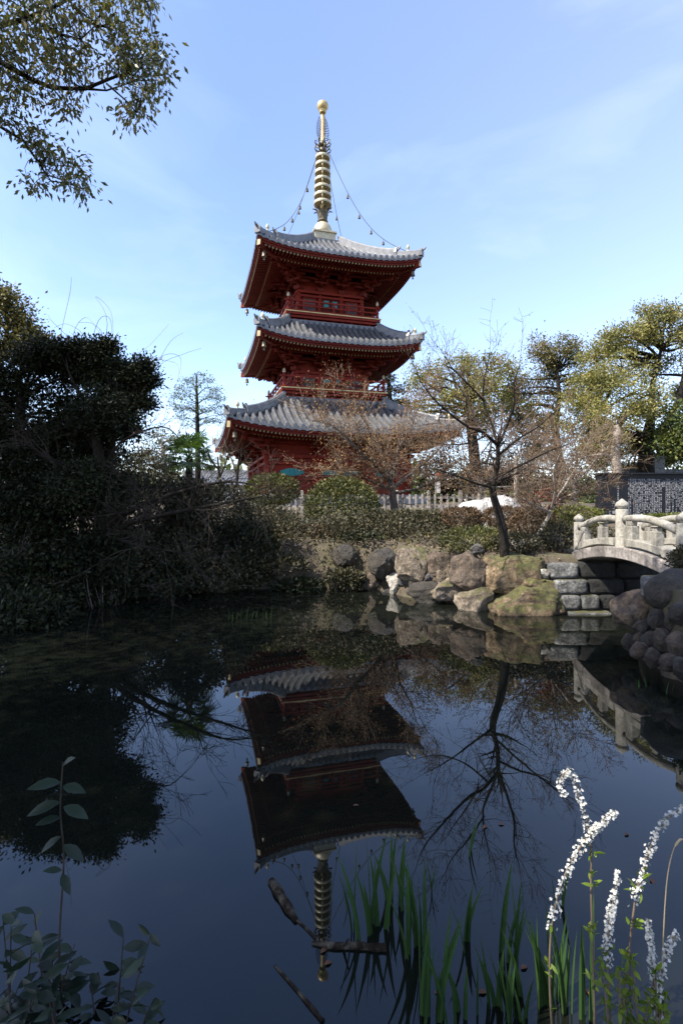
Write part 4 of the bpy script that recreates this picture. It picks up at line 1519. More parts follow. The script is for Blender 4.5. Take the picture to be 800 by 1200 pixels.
tr = [at(754, 590, Y), at(755, 555, Y), at(757, 520, Y), at(762, 490, Y), at(764, 450, Y), at(774, 410, Y)]
leafy_tree('camphor_tree', 'largest yellowish green tree at right with a thick dark forked trunk above the monument', 'tree',
           tr, [.60, .52, .42, .28, .18, .10],
           [lobe(714, 404, 26, 19, Y), lobe(698, 420, 18, 15, Y, 1), lobe(745, 396, 24, 18, Y), lobe(778, 384, 28, 22, Y), lobe(806, 372, 30, 20, Y, 1), lobe(770, 366, 14, 9, Y), lobe(728, 432, 30, 18, Y, -2), lobe(690, 452, 26, 16, Y), lobe(765, 428, 26, 18, Y, 2), lobe(804, 416, 26, 22, Y), lobe(740, 462, 34, 18, Y, -3), lobe(696, 480, 26, 14, Y, -1), lobe(722, 490, 32, 14, Y, -3), lobe(758, 482, 26, 14, Y, -2), lobe(684, 508, 22, 12, Y), lobe(800, 460, 20, 16, Y, 3), lobe(828, 440, 30, 40, Y, 1), lobe(710, 515, 20, 9, Y, -2), lobe(735, 508, 16, 8, Y, 2), lobe(690, 530, 16, 8, Y, -1), lobe(785, 512, 22, 10, Y), lobe(800, 530, 20, 9, Y, 1), lobe(780, 538, 12, 6, Y, 1), lobe(738, 528, 16, 8, Y, 1), lobe(742, 546, 14, 6, Y, 2), lobe(708, 540, 12, 6, Y, 2)],
           M['camphor'], M['bark_dark'], .175, 12, 105, .60, BK, flat=.75, upbias=.5, limb_r=.11, inner=.5, sat=3,
           extra_limbs=[([at(757, 530, Y), at(742, 512, Y), at(722, 500, Y), at(700, 486, Y)], [.3, .24, .18, .1]), ([at(759, 515, Y), at(778, 500, Y), at(795, 470, Y), at(800, 440, Y)], [.3, .25, .2, .1])])
Y = 32
leafy_tree('camphor_tree', 'dark green tree at the right frame edge with drooping lower boughs', 'tree',
           [at(812, 600, Y), at(815, 540, Y), at(812, 500, Y)], [.4, .34, .25],
           [lobe(800, 500, 24, 14, Y), lobe(820, 480, 25, 20, Y), lobe(790, 520, 18, 10, Y), lobe(815, 525, 28, 16, Y)], M['camphor_green'], M['bark_dark'], .24, 16, 70, .8, BK)
# pale pruned trunk
Y = 22
leafy_tree('pollarded_tree', 'pale bare trunk with one stub branch standing left of the big forked tree', 'tree',
           [at(722, 592, Y), at(722, 555, Y), at(720, 525, Y), at(723, 505, Y), at(721, 498, Y)], [.21, .19, .17, .15, .09],
           [lobe(705, 520, 14, 9, Y), lobe(716, 508, 16, 8, Y, .5)], M['olive'], M['bark_pale'], .16, 9, 26, .5, None,
           extra_limbs=[([at(719, 536, Y), at(706, 532, Y), at(690, 534, Y)], [.08, .06, .03])])
# dark evergreens low between pagoda and maple, and the tree line beyond
Y = 27
leafy_tree('evergreen_tree', 'dark low evergreen filling the gap beyond the fence right of the pagoda', 'tree',
           [at(520, 592, Y), at(520, 570, Y), at(520, 550, Y)], [.2, .17, .1],
           [lobe(500, 556, 18, 22, Y), lobe(524, 548, 22, 26, Y), lobe(550, 556, 22, 24, Y), lobe(535, 574, 34, 12, Y)], M['dark_leaf'], M['bark_dark'], .17, 16, 60, .7, 'dark evergreens beyond the fence')
leafy_tree('evergreen_tree', 'dark bushy evergreen beyond the fence behind the white marble rock', 'tree',
           [at(590, 592, Y), at(590, 570, Y), at(588, 550, Y)], [.2, .17, .1],
           [lobe(578, 560, 18, 20, Y), lobe(600, 552, 22, 26, Y), lobe(622, 562, 20, 22, Y), lobe(650, 572, 22, 16, Y), lobe(678, 560, 14, 26, Y)], M['dark_leaf'], M['bark_dark'], .17, 15, 60, .7, 'dark evergreens beyond the fence')
Y = 34
leafy_tree('pine_tree', 'dark pine peeking out between the two lower roofs on the right', 'tree',
           [at(462, 592, Y), at(460, 520, Y), at(456, 460, Y), at(454, 436, Y)], [.3, .25, .15, .06],
           [lobe(452, 444, 9, 5, Y), lobe(462, 456, 12, 5, Y), lobe(450, 468, 14, 5, Y), lobe(466, 474, 10, 5, Y)], M['dark_leaf'], M['bark_dark'], .16, 12, 50, .4, None, flat=.35)
# far tree line, one soft mass
pts = []
for i in range(420):
    u = RNG.uniform(-700, 1500); Yt = RNG.uniform(70, 90)
    topv = 566 + 10 * math.sin(u * .021) + 6 * math.sin(u * .063)
    pts.append(at(u, RNG.uniform(topv, 594), Yt))
V, Fc = leaf_cloud(pts, 60, 3.0, 1.3, .7, .6, .7)
tag(np_mesh('treeline', V, Fc, M['camphor_green'], loc=(0, 80, 1.7)), kind='stuff')

# ------------------------------------------------------------------ left side, behind
Y = 30
tr = [at(232, 592, Y), at(232, 540, Y), at(231.5, 500, Y), at(231, 470, Y), at(230, 439, Y)]
con = thing('pine_tree', 'slender pine with a bare straight trunk and airy top, alone against the sky', 'tree', tuple(tr[0]))
mb = MB(); mb.tube(tr, [.17, .15, .12, .09, .03], 8)
cl = []
pads = [(231, 440, 5), (222, 447, 8), (241, 446, 8), (230, 453, 9), (213, 456, 8), (250, 456, 8), (206, 466, 8), (222, 464, 9), (243, 466, 10), (256, 466, 7), (208, 478, 8), (222, 478, 8), (238, 480, 9), (253, 479, 9), (259, 486, 6), (214, 489, 7), (203, 474, 5), (246, 492, 8), (229, 492, 6), (256, 494, 5), (218, 498, 4)]
for u, v, r in pads:
    dy = RNG.uniform(-1.2, 1.2)
    e_ = at(u, v, Y + dy); st = at(231, min(505, v + 8), Y)
    pts = curve_pts(st, e_, .1, 4, .05)
    mb.tube(pts, [.035, .028, .02, .015, .008], 4, cap=False)
    for k in range(int(r * 1.1)):
        cl.append(e_ + Vector((RNG.normal() * r * .42 * Y / FPX, RNG.normal() * r * .3 * Y / FPX, RNG.normal() * r * .22 * Y / FPX)))
mb.build('trunk', M['bark_dark'], con, smooth=True)
V, Fc = leaf_cloud([c[:] for c in cl], 26, .34, .13, .5, .5, .35)
np_mesh('crown', V, Fc, M['camphor_green'], con)
Y = 24
leafy_tree('loose_tree', 'pale olive loose topped tree left of the slender pine', 'tree',
           [at(196, 592, Y), at(194, 550, Y), at(190, 520, Y)], [.13, .11, .07],
           [lobe(184, 512, 14, 10, Y), lobe(202, 516, 18, 9, Y), lobe(170, 530, 15, 9, Y), lobe(215, 524, 12, 8, Y), lobe(190, 535, 22, 12, Y), lobe(165, 555, 20, 14, Y), lobe(205, 555, 22, 14, Y)], M['olive'], M['bark_grey'], .13, 11, 24, .5)
Y = 22
bare_tree('bare_tree', 'thin dark twin stemmed bare tree before the low tiled roof', [([at(276, 592, Y), at(278, 560, Y), at(281, 530, Y)], [.07, .06, .04]), ([at(279, 562, Y), at(274, 545, Y), at(266, 525, Y)], [.05, .04, .02]), ([at(281, 545, Y), at(286, 525, Y), at(288, 508, Y)], [.05, .04, .02])],
          M['bark_dark'], M['twig_grey'], M['olive'], .07, 2, .8, 1, 2, None, budn=.8, minr=.006)
bare_tree('bare_tree', 'thin bare tree just left of the twin stemmed one', [([at(256, 592, Y + 2), at(257, 560, Y + 2), at(255, 535, Y + 2)], [.07, .06, .03]), ([at(257, 560, Y + 2), at(264, 545, Y + 2), at(268, 530, Y + 2)], [.05, .04, .02]), ([at(256, 550, Y + 2), at(248, 540, Y + 2), at(243, 525, Y + 2)], [.05, .04, .02])],
          M['bark_dark'], M['twig_grey'], M['olive'], .07, 2, .8, 1, 2, None, budn=.8, minr=.006)

# ------------------------------------------------------------------ left bank evergreens
LB = 'dark evergreens on the left bank'
Y = 9.7
leafy_tree('evergreen_tree', 'tall near black evergreen filling the left edge above the pond', 'tree',
           [Vector((-5.9, 9.6, .4)), Vector((-5.9, 9.6, 2.2)), Vector((-5.8, 9.6, 3.6))], [.16, .13, .08],
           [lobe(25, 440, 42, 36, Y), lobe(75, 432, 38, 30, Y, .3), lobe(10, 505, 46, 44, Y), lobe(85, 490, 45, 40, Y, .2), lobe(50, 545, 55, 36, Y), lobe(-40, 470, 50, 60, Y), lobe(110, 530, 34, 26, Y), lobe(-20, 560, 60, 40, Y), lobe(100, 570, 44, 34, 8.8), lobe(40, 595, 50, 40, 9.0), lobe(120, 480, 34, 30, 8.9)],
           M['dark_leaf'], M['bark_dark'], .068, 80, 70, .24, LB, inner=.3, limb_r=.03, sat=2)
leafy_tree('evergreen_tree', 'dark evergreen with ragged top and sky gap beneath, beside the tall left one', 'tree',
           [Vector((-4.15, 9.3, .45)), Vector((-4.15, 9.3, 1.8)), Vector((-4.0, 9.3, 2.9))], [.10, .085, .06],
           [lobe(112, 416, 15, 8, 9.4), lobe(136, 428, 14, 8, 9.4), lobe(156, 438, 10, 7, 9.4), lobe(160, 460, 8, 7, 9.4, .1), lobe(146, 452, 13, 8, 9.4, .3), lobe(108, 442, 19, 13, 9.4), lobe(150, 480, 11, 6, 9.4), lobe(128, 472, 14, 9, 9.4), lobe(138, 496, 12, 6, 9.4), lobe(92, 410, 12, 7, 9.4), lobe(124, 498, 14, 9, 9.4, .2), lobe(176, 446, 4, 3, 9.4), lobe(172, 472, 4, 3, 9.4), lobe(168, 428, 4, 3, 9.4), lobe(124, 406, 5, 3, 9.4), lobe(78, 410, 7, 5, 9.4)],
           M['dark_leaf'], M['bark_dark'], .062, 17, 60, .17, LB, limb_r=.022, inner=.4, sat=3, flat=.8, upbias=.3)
Y = 15
leafy_tree('evergreen_tree', 'sunlit brownish green tree top rising behind the dark left evergreens', 'tree',
           [at(-10, 592, Y), at(-8, 500, Y), at(0, 420, Y)], [.2, .17, .1],
           [lobe(5, 355, 22, 18, Y), lobe(22, 375, 16, 14, Y), lobe(38, 398, 14, 16, Y), lobe(-15, 385, 40, 30, Y), lobe(20, 410, 30, 24, Y), lobe(60, 420, 16, 12, Y), lobe(-25, 335, 30, 20, Y)], M['olive'], M['bark_dark'], .11, 24, 70, .32, None)
# low dark bank shrubs, left
LS = 'dull shrubs along the left bank'
shr = [
    (20, 640, 60, 50, 8.7, 'dark_leaf', 3600, 'darkest shrub at the left edge reaching down to the water'),
    (95, 625, 52, 42, 9.5, 'dark_leaf', 3600, 'dark leafy shrub below the ragged evergreen, left of the bare limbs'),
    (60, 682, 50, 34, 8.5, 'dark_leaf', 2800, 'low dark shrub hanging over the waterline near the left edge'),
    (140, 660, 44, 38, 9.6, 'bush_dull', 2600, 'brownish dark shrub overhanging the water below the bare limbs'),
    (175, 600, 46, 38, 11.2, 'dark_leaf', 3200, 'rounded dark shrub below and left of the palm'),
    (215, 645, 44, 42, 10.5, 'bush_dull', 2800, 'dull twiggy shrub under the palm at the waterline'),
    (255, 600, 40, 34, 11.8, 'bush_dull', 2600, 'dull olive shrub right of the palm'),
    (285, 650, 42, 40, 10.7, 'dark_leaf', 2600, 'dark shrub touching the water left of the rounded boulder'),
    (332, 632, 36, 26, 11.6, 'bush_dull', 2600, 'loose grey brown shrub left of the big round bush'),
    (345, 660, 30, 26, 10.8, 'bush_dull', 1900, 'twiggy shrub drooping over the shore right of the dark one'),
    (300, 606, 34, 13, 13.5, 'bush_dull', 2000, 'low dull shrub before the left end of the fence'),
    (30, 585, 60, 40, 11.5, 'dark_leaf', 3600, 'tall dark shrub behind the trunks at the left edge'),
    (170, 560, 40, 34, 13.0, 'bush_dull', 2600, 'tall dull shrub behind the ragged evergreen, left of the palm'),
    (260, 672, 46, 22, 10.25, 'bush_dull', 2200, 'low twiggy shrub dipping into the pond below the dull olive one'),
    (195, 684, 50, 22, 9.85, 'dark_leaf', 2400, 'low black green shrub dipping into the pond under the palm'),
    (110, 696, 48, 22, 8.95, 'dark_leaf', 2400, 'low dark shrub trailing in the water below the bare tree trunk'),
    (330, 672, 40, 22, 10.55, 'bush_dull', 2000, 'trailing brown shrub on the shore left of the rounded boulder'),
    (368, 655, 26, 28, 11.0, 'dark_leaf', 2000, 'dark evergreen shrub on the shore just left of the rounded boulder'),
    (425, 645, 30, 22, 10.9, 'dark_leaf', 2000, 'dark evergreen shrub between the rounded grey boulder and its dark neighbour'),
    (0, 712, 60, 26, 7.9, 'dark_leaf', 2600, 'dark trailing shrub at the lowest left corner of the bank'),
    (12, 720, 64, 20, 7.35, 'dark_leaf', 2600, 'dark shrub hanging into the water at the extreme left of the shoreline'),
    (122, 655, 32, 32, 8.7, 'dark_leaf', 2000, 'dark leafy shrub in front of the bare tree trunk on the left bank'),
    (226, 590, 30, 26, 10.5, 'bush_dull', 2000, 'dull shrub hiding the foot of the fan palm'),
    (388, 630, 30, 20, 11.6, 'bush_dull', 2000, 'loose brown shrub at the left foot of the biggest round bush'),
    (352, 690, 30, 12, 10.25, 'dark_leaf', 1500, 'lowest dark trailing shrub touching the water left of the boulders'),
    (405, 678, 22, 10, 10.2, 'bush_dull', 1000, 'small twiggy plant trailing into the water under the rounded boulder'),
    (120, 575, 40, 26, 12.5, 'dark_leaf', 2400, 'dark shrub behind the bare limbs with red leaves beside it'),
]
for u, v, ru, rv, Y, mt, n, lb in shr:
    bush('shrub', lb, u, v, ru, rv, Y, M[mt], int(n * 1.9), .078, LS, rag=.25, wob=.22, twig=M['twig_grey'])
# few deep red leaves
V, Fc = leaf_cloud([at(126, 563, 11)[:], at(131, 577, 11)[:], at(135, 582, 11)[:]], 12, .10, .07, 1, .3, .6)
tr_ = thing('red_shrub', 'sprig of small bright red leaves among the dark left shrubs', 'shrub', (at(130, 600, 11).x, 11, .8))
mb = MB(); mb.tube([(at(130, 600, 11).x, 11, .8), at(130, 580, 11), at(126, 563, 11)], [.012, .008, .004], 4); mb.build('stem', M['twig'], tr_)
np_mesh('foliage', V, Fc, M['deep_red'], tr_)

# bare weeping tree on the left bank, its trunk seen best in the water
Y = 9.0
bx = -4.05
bare_tree('bare_tree', 'dark leafless tree on the left bank with low limbs reaching right over the water',
          [([(bx, Y, .35), (bx + .02, Y, 1.2), (bx - .04, Y, 2.2), (bx - .2, Y, 3.4)], [.13, .12, .10, .06]),
           ([(bx, Y, 1.0), at(150, 614, Y - .3), at(190, 604, Y - .7), at(250, 592, Y - 1.0), at(305, 582, Y - 1.2)], [.06, .045, .035, .022, .010]),
           ([(bx, Y, 1.2), at(150, 600, Y - .2), at(200, 580, Y - .5), at(260, 565, Y - .8), at(300, 568, Y - .9)], [.06, .045, .032, .018, .008]),
           ([(bx, Y, .9), at(120, 628, Y - .3), at(165, 640, Y - .6), at(215, 648, Y - .9)], [.05, .035, .02, .008]),
           ([(bx, Y, 2.0), at(60, 540, Y - .3), at(30, 520, Y - .6), at(0, 525, Y - .8)], [.05, .035, .02, .01]),
           ([(bx, Y, 2.1), at(140, 520, Y - .3), at(190, 500, Y - .5), at(215, 520, Y - .7)], [.04, .02, .012, .006])],
          M['bark_dark'], M['twig_dark'], None, .02, 2, .55, 2, 2, None, up=.0, spread=.7, budn=0, minr=.0028)
# pale weeping twigs arching into the sky
mbw = MB()
wt = thing('weeping_tree', 'pale hair thin weeping twigs arching above the dark left evergreens', 'tree', (at(95, 600, 10.3).x, 10.3, .6))
arcs = [[(60, 470), (70, 400), (82, 345), (84, 325)], [(95, 480), (85, 400), (100, 372), (118, 392), (128, 420)], [(95, 480), (112, 385), (128, 372), (132, 395)], [(110, 470), (126, 380), (112, 348), (130, 365), (133, 400)],
        [(120, 480), (150, 425), (175, 405), (198, 380)], [(150, 470), (170, 425), (205, 425), (210, 440)], [(150, 480), (185, 430), (215, 415), (236, 408)], [(140, 470), (185, 420), (212, 420), (205, 458)], [(90, 460), (100, 400), (80, 380), (64, 384)], [(150, 470), (180, 432), (200, 400), (215, 390)],
        [(85, 470), (88, 410), (60, 375), (58, 370)], [(100, 460), (120, 400), (110, 380), (92, 378)]]
sx = at(95, 600, 10.3).x
mbt = MB(); mbt.tube([(sx, 10.3, .5), (sx + .05, 10.3, 2), at(110, 488, 10.3)], [.06, .05, .02], 7); mbt.build('trunk', M['bark_dark'], wt, smooth=True)
for a in arcs:
    pl = [at(110, 490, 10.3)] + [at(u, v, 10.3 + RNG.uniform(-.4, .4)) for u, v in a]
    pts = []
    for i in range(len(pl) - 1):
        for k in range(5):
            t_ = k / 5
            p0 = pl[max(i - 1, 0)]; p1 = pl[i]; p2 = pl[i + 1]; p3 = pl[min(i + 2, len(pl) - 1)]
            pts.append(.5 * ((2 * p1) + (p2 - p0) * t_ + (2 * p0 - 5 * p1 + 4 * p2 - p3) * t_ ** 2 + (3 * p1 - p0 - 3 * p2 + p3) * t_ ** 3))
    pts.append(pl[-1])
    mbw.tube(pts, list(np.linspace(.007, .0028, len(pts))), 3, cap=False)
mbw.build('twigs', M['twig_grey'], wt)

# fan palm
Y = 10.9
pc = at(222, 536, Y)
pa_ = thing('fan_palm', 'bright green fan palm with stiff leaves above the dull bank shrubs', 'palm', (pc.x, Y, hz(pc.x, Y)))
mb = MB(); mb.tube([(pc.x - .03, Y, hz(pc.x, Y) - .05), (pc.x - .01, Y, 1.6), (pc.x, Y, pc.z)], [.08, .075, .07], 9)
mb.build('trunk', M['bark_dark'], pa_, smooth=True)
for i in range(26):
    a_ = i * 2.39996
    el = R(70 - 95 * (i / 25) + RNG.uniform(-8, 8))
    hd = Vector((math.cos(a_), math.sin(a_), 0))
    stl = RNG.uniform(.26, .40)
    ax = hd * math.cos(el) + Vector((0, 0, math.sin(el)))
    tip = pc + ax * stl
    mb = MB(); mb.tube([pc + Vector((0, 0, -.02)), pc + ax * stl * .5 + Vector((0, 0, .02)), tip], [.010, .008, .006], 4)
    side = ax.cross(Vector((0, 0, 1))); side = side.normalized() if side.length > .01 else Vector((1, 0, 0))
    nn = side.cross(ax).normalized()
    nb = 17
    for k in range(nb):
        f = (k / (nb - 1) - .5) * R(205)
        bd = (ax * math.cos(f) + side * math.sin(f)).normalized()
        ln = .40 * (1 - .25 * abs(f) / R(102)) * RNG.uniform(.9, 1.05)
        dr_ = Vector((0, 0, -.10)) * RNG.uniform(.3, 1.6)
        q0 = tip; q1 = tip + bd * ln * .55; q2 = tip + bd * ln + dr_
        w = bd.cross(nn).normalized() * .019
        mb.poly([q0, q1 - w, q2, q1 + w], [(0, 1, 2, 3)])
    mb.build('frond', M['palm'], pa_)

# ------------------------------------------------------------------ bushes on the far bank
GB = 'garden bushes on the far bank'
bush('round_bush', 'biggest round clipped bush, olive green dome in front of the pagoda', 401, 596, 43, 36, 13, M['bush'], 9500, .075, GB, rag=.06, wob=.06)
bush('round_bush', 'low clipped dome bush before the pagoda left corner', 318, 575, 32, 19, 15.5, M['bush'], 4200, .085, GB, rag=.10, wob=.10)
bush('shrub', 'dark spreading evergreen shrub at the right foot of the biggest round bush', 440, 624, 36, 22, 11.4, M['bush_dull'], 3600, .08, GB, rag=.25, wob=.22)
bush('shrub', 'dull twiggy shrub before the fence between two clipped bushes', 497, 614, 30, 14, 12.4, M['bush_dull'], 3000, .075, GB, rag=.25, wob=.2)
bush('clipped_bush', 'flat topped brown clipped bush under the left tip of the white marble rock', 541, 607, 23, 14, 11.9, M['bush_brown'], 3200, .055, GB, flat_top=.8, rag=.06, wob=.06)
bush('clipped_bush', 'flat topped reddish clipped bush behind the leaning trunk', 590, 606, 24, 14, 11.2, M['bush_brown'], 3200, .055, GB, flat_top=.7, rag=.07, wob=.08)
bush('shrub', 'russet and green low shrub between leaning trunk and pale slanting stem', 622, 612, 26, 16, 10.6, M['bush_brown'], 2600, .06, GB, rag=.2, wob=.2)
bush('shrub', 'small olive shrub at the left foot of the leaning trunk', 556, 632, 34, 13, 9.3, M['bush'], 2600, .055, GB, rag=.25, wob=.25)
bush('shrub', 'low leafy plant at the right foot of the leaning trunk', 606, 636, 26, 11, 8.75, M['bush_dull'], 1900, .05, GB, rag=.25, wob=.25)
bush('shrub', 'grey green shrub beside the far end post of the bridge', 652, 630, 20, 18, 9.0, M['bush_dull'], 1900, .05, GB, rag=.25, wob=.25)
bush('hedge', 'mid green spreading hedge left of the black monument', 672, 606, 32, 14, 12.3, M['hedge'], 4000, .06, GB, flat_top=.5, rag=.1, wob=.12)
bush('clipped_bush', 'small round green clipped ball behind the far end of the bridge', 666, 614, 13, 12, 10.7, M['hedge'], 2000, .05, GB, rag=.07, wob=.06)
bush('hedge', 'bright yellow green clipped hedge seen between the bridge handrails', 790, 612, 52, 11, 11.5, M['hedge'], 5200, .055, GB, flat_top=.8, rag=.06, wob=.06, dep=.35)
bush('shrub', 'tufted olive shrub along the fence left of the marble rock', 468, 610, 22, 11, 14, M['bush_dull'], 2000, .08, GB, rag=.25, wob=.2)
bush('shrub', 'dark shrub growing over the huge boulder by the near bridge end', 816, 654, 26, 16, 5.6, M['bush_dull'], 3400, .035, None, rag=.25, wob=.25, base=.72)
bush('shrub', 'sparse brown shrub on the slope above the rounded boulder', 372, 632, 20, 18, 11.2, M['bush_brown'], 1600, .07, GB, rag=.25, wob=.25)

# undergrowth, grass and litter
P = []
while len(P) < 1500:
    x = RNG.uniform(-5, 6.5); y = RNG.uniform(7.6, 19)
    P.append((x, y))
P = np.array(P)
dd = poly_sd(P[:, 0], P[:, 1]); P = P[(dd > .25)]
Z = height(P[:, 0], P[:, 1])
ok = ~((P[:, 0] > 3.4) & (P[:, 1] < 9.5))
P3 = np.column_stack([P, Z + .05])[ok]
V, Fc = leaf_cloud(P3, 26, .34, .075, .35, .6, .4)
tag(np_mesh('undergrowth', V, Fc, M['bush_dull'], loc=(0, 12, 1)), kind='stuff')
n = 2600
x = RNG.uniform(-3.6, 3.2, n); y = RNG.uniform(7.6, 12.5, n)
dd = poly_sd(x, y); k = (dd > .02) & (dd < 1.9) & ((x < 1.0) | (dd > .75)) & (RNG.random(n) < np.where(x < 1.0, .55, .22))
x, y, dd = x[k], y[k], dd[k]; z = height(x, y)
hgt = RNG.uniform(.05, .34, len(x)) * np.where(x < 1.0, 1.0, .55)
V, Fc = leaf_cloud(np.column_stack([x, y, z + hgt]), 34, .26, .055, .8, .5, .45)
tag(np_mesh('ground_cover', V, Fc, M['bush_dull'], loc=(0, 10, 1)), kind='stuff')
n = 9000
x = RNG.uniform(-4, 6.5, n); y = RNG.uniform(8, 20, n)
k = (poly_sd(x, y) > .2) & (np.sin(x * 1.3 + y * .7) + np.sin(y * 1.9 - x * .6) > .1) & ~((x > 3.4) & (y < 9.5))
x, y = x[k], y[k]; z = height(x, y)
Pg = np.column_stack([x, y, z]); n = len(Pg)
V, Fc = leaf_geo(Pg, unit(RNG.normal(size=(n, 3)) * .35 + [0, 0, 1]), rand_unit(n), RNG.uniform(.05, .14, n), .018)
tag(np_mesh('grass', V, Fc, M['grass'], loc=(0, 12, 1)), kind='stuff')
n = 5200
x = RNG.uniform(-3.5, 4.0, n); y = RNG.uniform(7.9, 13, n)
k = (poly_sd(x, y) > .03) & ~((x > 3.4) & (y < 8.6))
x, y = x[k], y[k]; z = height(x, y) + .015
Pg = np.column_stack([x, y, z]); n = len(Pg)
V, Fc = leaf_geo(Pg, unit(RNG.normal(size=(n, 3)) * [1, 1, .25]), unit(RNG.normal(size=(n, 3)) * .5 + [0, 0, 1]), RNG.uniform(.03, .07, n), .03)
tag(np_mesh('leaf_litter', V, Fc, M['litter'], loc=(0, 10, 1)), kind='stuff')

# ------------------------------------------------------------------ bare maples on the far bank
Y = 8.35
A = lambda u, v, dy=0: at(u, v, Y + dy)
b0 = A(591, 652)
limbs = [([Vector((b0.x, Y, .75)), A(590, 630), A(585, 605), A(578, 582), A(577, 570)], [.085, .075, .068, .062, .055]),
         ([A(577, 570), A(581, 555), A(583, 538), A(583, 520)], [.055, .05, .045, .04]),
         ([A(583, 522), A(566, 507, -.2), A(548, 500, -.3), A(526, 484, -.5), A(505, 464, -.6), A(492, 446, -.7)], [.036, .03, .026, .02, .014, .008]),
         ([A(583, 522), A(575, 495, .2), A(566, 470, .3), A(567, 446, .2), A(571, 428, .2), A(573, 416, .1)], [.034, .028, .022, .016, .011, .006]),
         ([A(583, 524), A(594, 498, -.2), A(602, 474, -.4), A(602, 450, -.5), A(608, 428, -.6)], [.034, .026, .02, .014, .007]),
         ([A(582, 535), A(606, 515, .3), A(630, 500, .6), A(652, 480, .9)], [.03, .023, .016, .008]),
         ([A(580, 560), A(610, 545, -.4), A(640, 530, -.7), A(668, 520, -.9)], [.026, .02, .014, .007]),
         ([A(577, 572), A(556, 566, -.3), A(530, 556, -.6), A(505, 548, -.8)], [.026, .02, .013, .006]),
         ([A(579, 566), A(594, 560, .1), A(602, 556, .1)], [.03, .024, .016]),
         ([A(570, 510), A(545, 520, .4), A(515, 520, .8), A(490, 512, 1.0)], [.022, .017, .011, .006]),
         ([A(567, 470), A(548, 450, -.3), A(530, 432, -.4), A(520, 415, -.5)], [.018, .013, .009, .005]),
         ([A(560, 503), A(548, 470, .4), A(535, 450, .5), A(522, 428, .6)], [.022, .016, .011, .006])]
limbs = [(pl_, [r_ * (.95 if i_ == 0 else .78) for r_ in rr_]) for i_, (pl_, rr_) in enumerate(limbs)]
bare_tree('maple_tree', 'dark trunked bare maple leaning left on the bank above the mossy rocks', limbs, M['bark_dark'], M['twig_mid'], M['bud_red'], .022, 2, .36, 2, 2, None, up=.10, spread=.62, budn=.5, minr=.0019, kids=(1, 3))
Y = 15
limbs = [([A(464, 606), A(461, 590), A(459, 574), A(455, 562)], [.13, .11, .10, .08]),
         ([A(455, 563), A(440, 545, -.4), A(420, 528, -.8), A(402, 508, -1), A(385, 496, -1)], [.075, .06, .045, .03, .015]),
         ([A(456, 562), A(450, 540, .3), A(440, 515, .5), A(425, 490, .6), A(412, 470, .6)], [.07, .05, .035, .022, .010]),
         ([A(457, 565), A(464, 545, -.3), A(468, 525, -.5), A(480, 505, -.7), A(486, 488, -.8)], [.07, .055, .04, .022, .010]),
         ([A(460, 572), A(480, 556, .4), A(500, 540, .7), A(520, 520, 1)], [.06, .045, .03, .014]),
         ([A(459, 574), A(440, 566, -.3), A(415, 556, -.5), A(388, 552, -.6)], [.05, .035, .022, .010]),
         ([A(462, 578), A(490, 572, -.2), A(515, 562, -.4), A(540, 556, -.6)], [.05, .035, .022, .010])]
bare_tree('maple_tree', 'pale limbed maple hazed with russet buds before the pagoda wall', limbs, M['bark'], M['twig'], M['russet'], .050, 3, .66, 2, 2, None, up=.05, spread=.6, budn=2, minr=.0045, bspread=.16)
Y = 9.9
limbs = [([A(626, 640), A(632, 624), A(641, 608), A(645, 598)], [.05, .042, .036, .03]),
         ([A(645, 598), A(655, 586, .2), A(668, 580, .3), A(690, 570, .4)], [.028, .022, .016, .008]),
         ([A(645, 598), A(650, 575, -.2), A(648, 555, -.3), A(655, 532, -.4)], [.028, .02, .014, .007]),
         ([A(643, 602), A(630, 585, .2), A(618, 568, .3), A(612, 548, .4)], [.026, .018, .012, .006]),
         ([A(646, 594), A(664, 565, .2), A(676, 545, .3), A(682, 528, .3)], [.024, .018, .012, .006]),
         ([A(644, 600), A(626, 592, -.3), A(608, 582, -.4), A(596, 578, -.5)], [.022, .016, .01, .005])]
bare_tree('maple_tree', 'small maple with pale slanting stem and reddish brown haze of twigs left of the monument', limbs, M['bark_pale'], M['twig'], M['bud_red'], .032, 3, .45, 2, 2, None, up=.05, spread=.65, budn=1, minr=.003, bspread=.05)
V, Fc = leaf_cloud([A(634, 580)[:], A(640, 577)[:], A(648, 582)[:], A(653, 588)[:], A(644, 590)[:], A(620, 584)[:]], 26, .12, .055, 1.2, .3, .6, .8)
np_mesh('red_leaves', V, Fc, M['deep_red'], bpy.data.objects.get('maple_tree.002'))
Y = 17
limbs = [([A(560, 600), A(562, 580), A(565, 560)], [.09, .08, .06]), ([A(565, 560), A(590, 530, .4), A(610, 512, .6)], [.05, .035, .015]), ([A(565, 560), A(572, 535, -.4), A(578, 505, -.6)], [.05, .035, .015]),
         ([A(564, 566), A(540, 545, .2), A(520, 530, .4)], [.05, .03, .012]), ([A(565, 562), A(610, 556, -.3), A(640, 540, -.5)], [.05, .03, .012]), ([A(563, 572), A(600, 570, .3), A(630, 566, .5)], [.04, .025, .01])]
bare_tree('maple_tree', 'far maple with dense rusty brown twigs behind the white marble rock', limbs, M['bark_grey'], M['twig'], M['russet'], .05, 3, .85, 2, 2, None, up=.05, spread=.6, budn=1, minr=.006, bspread=.10)
Y = 19
limbs = [([A(670, 605), A(672, 580), A(670, 562)], [.1, .09, .07]), ([A(670, 562), A(650, 540, .4), A(636, 522, .6)], [.05, .035, .015]), ([A(670, 562), A(676, 540, -.4), A(672, 516, -.6)], [.05, .035, .015]),
         ([A(671, 566), A(690, 548, .2), A(702, 530, .4)], [.05, .03, .012]), ([A(671, 570), A(645, 560, -.3), A(622, 550, -.5)], [.05, .03, .012])]
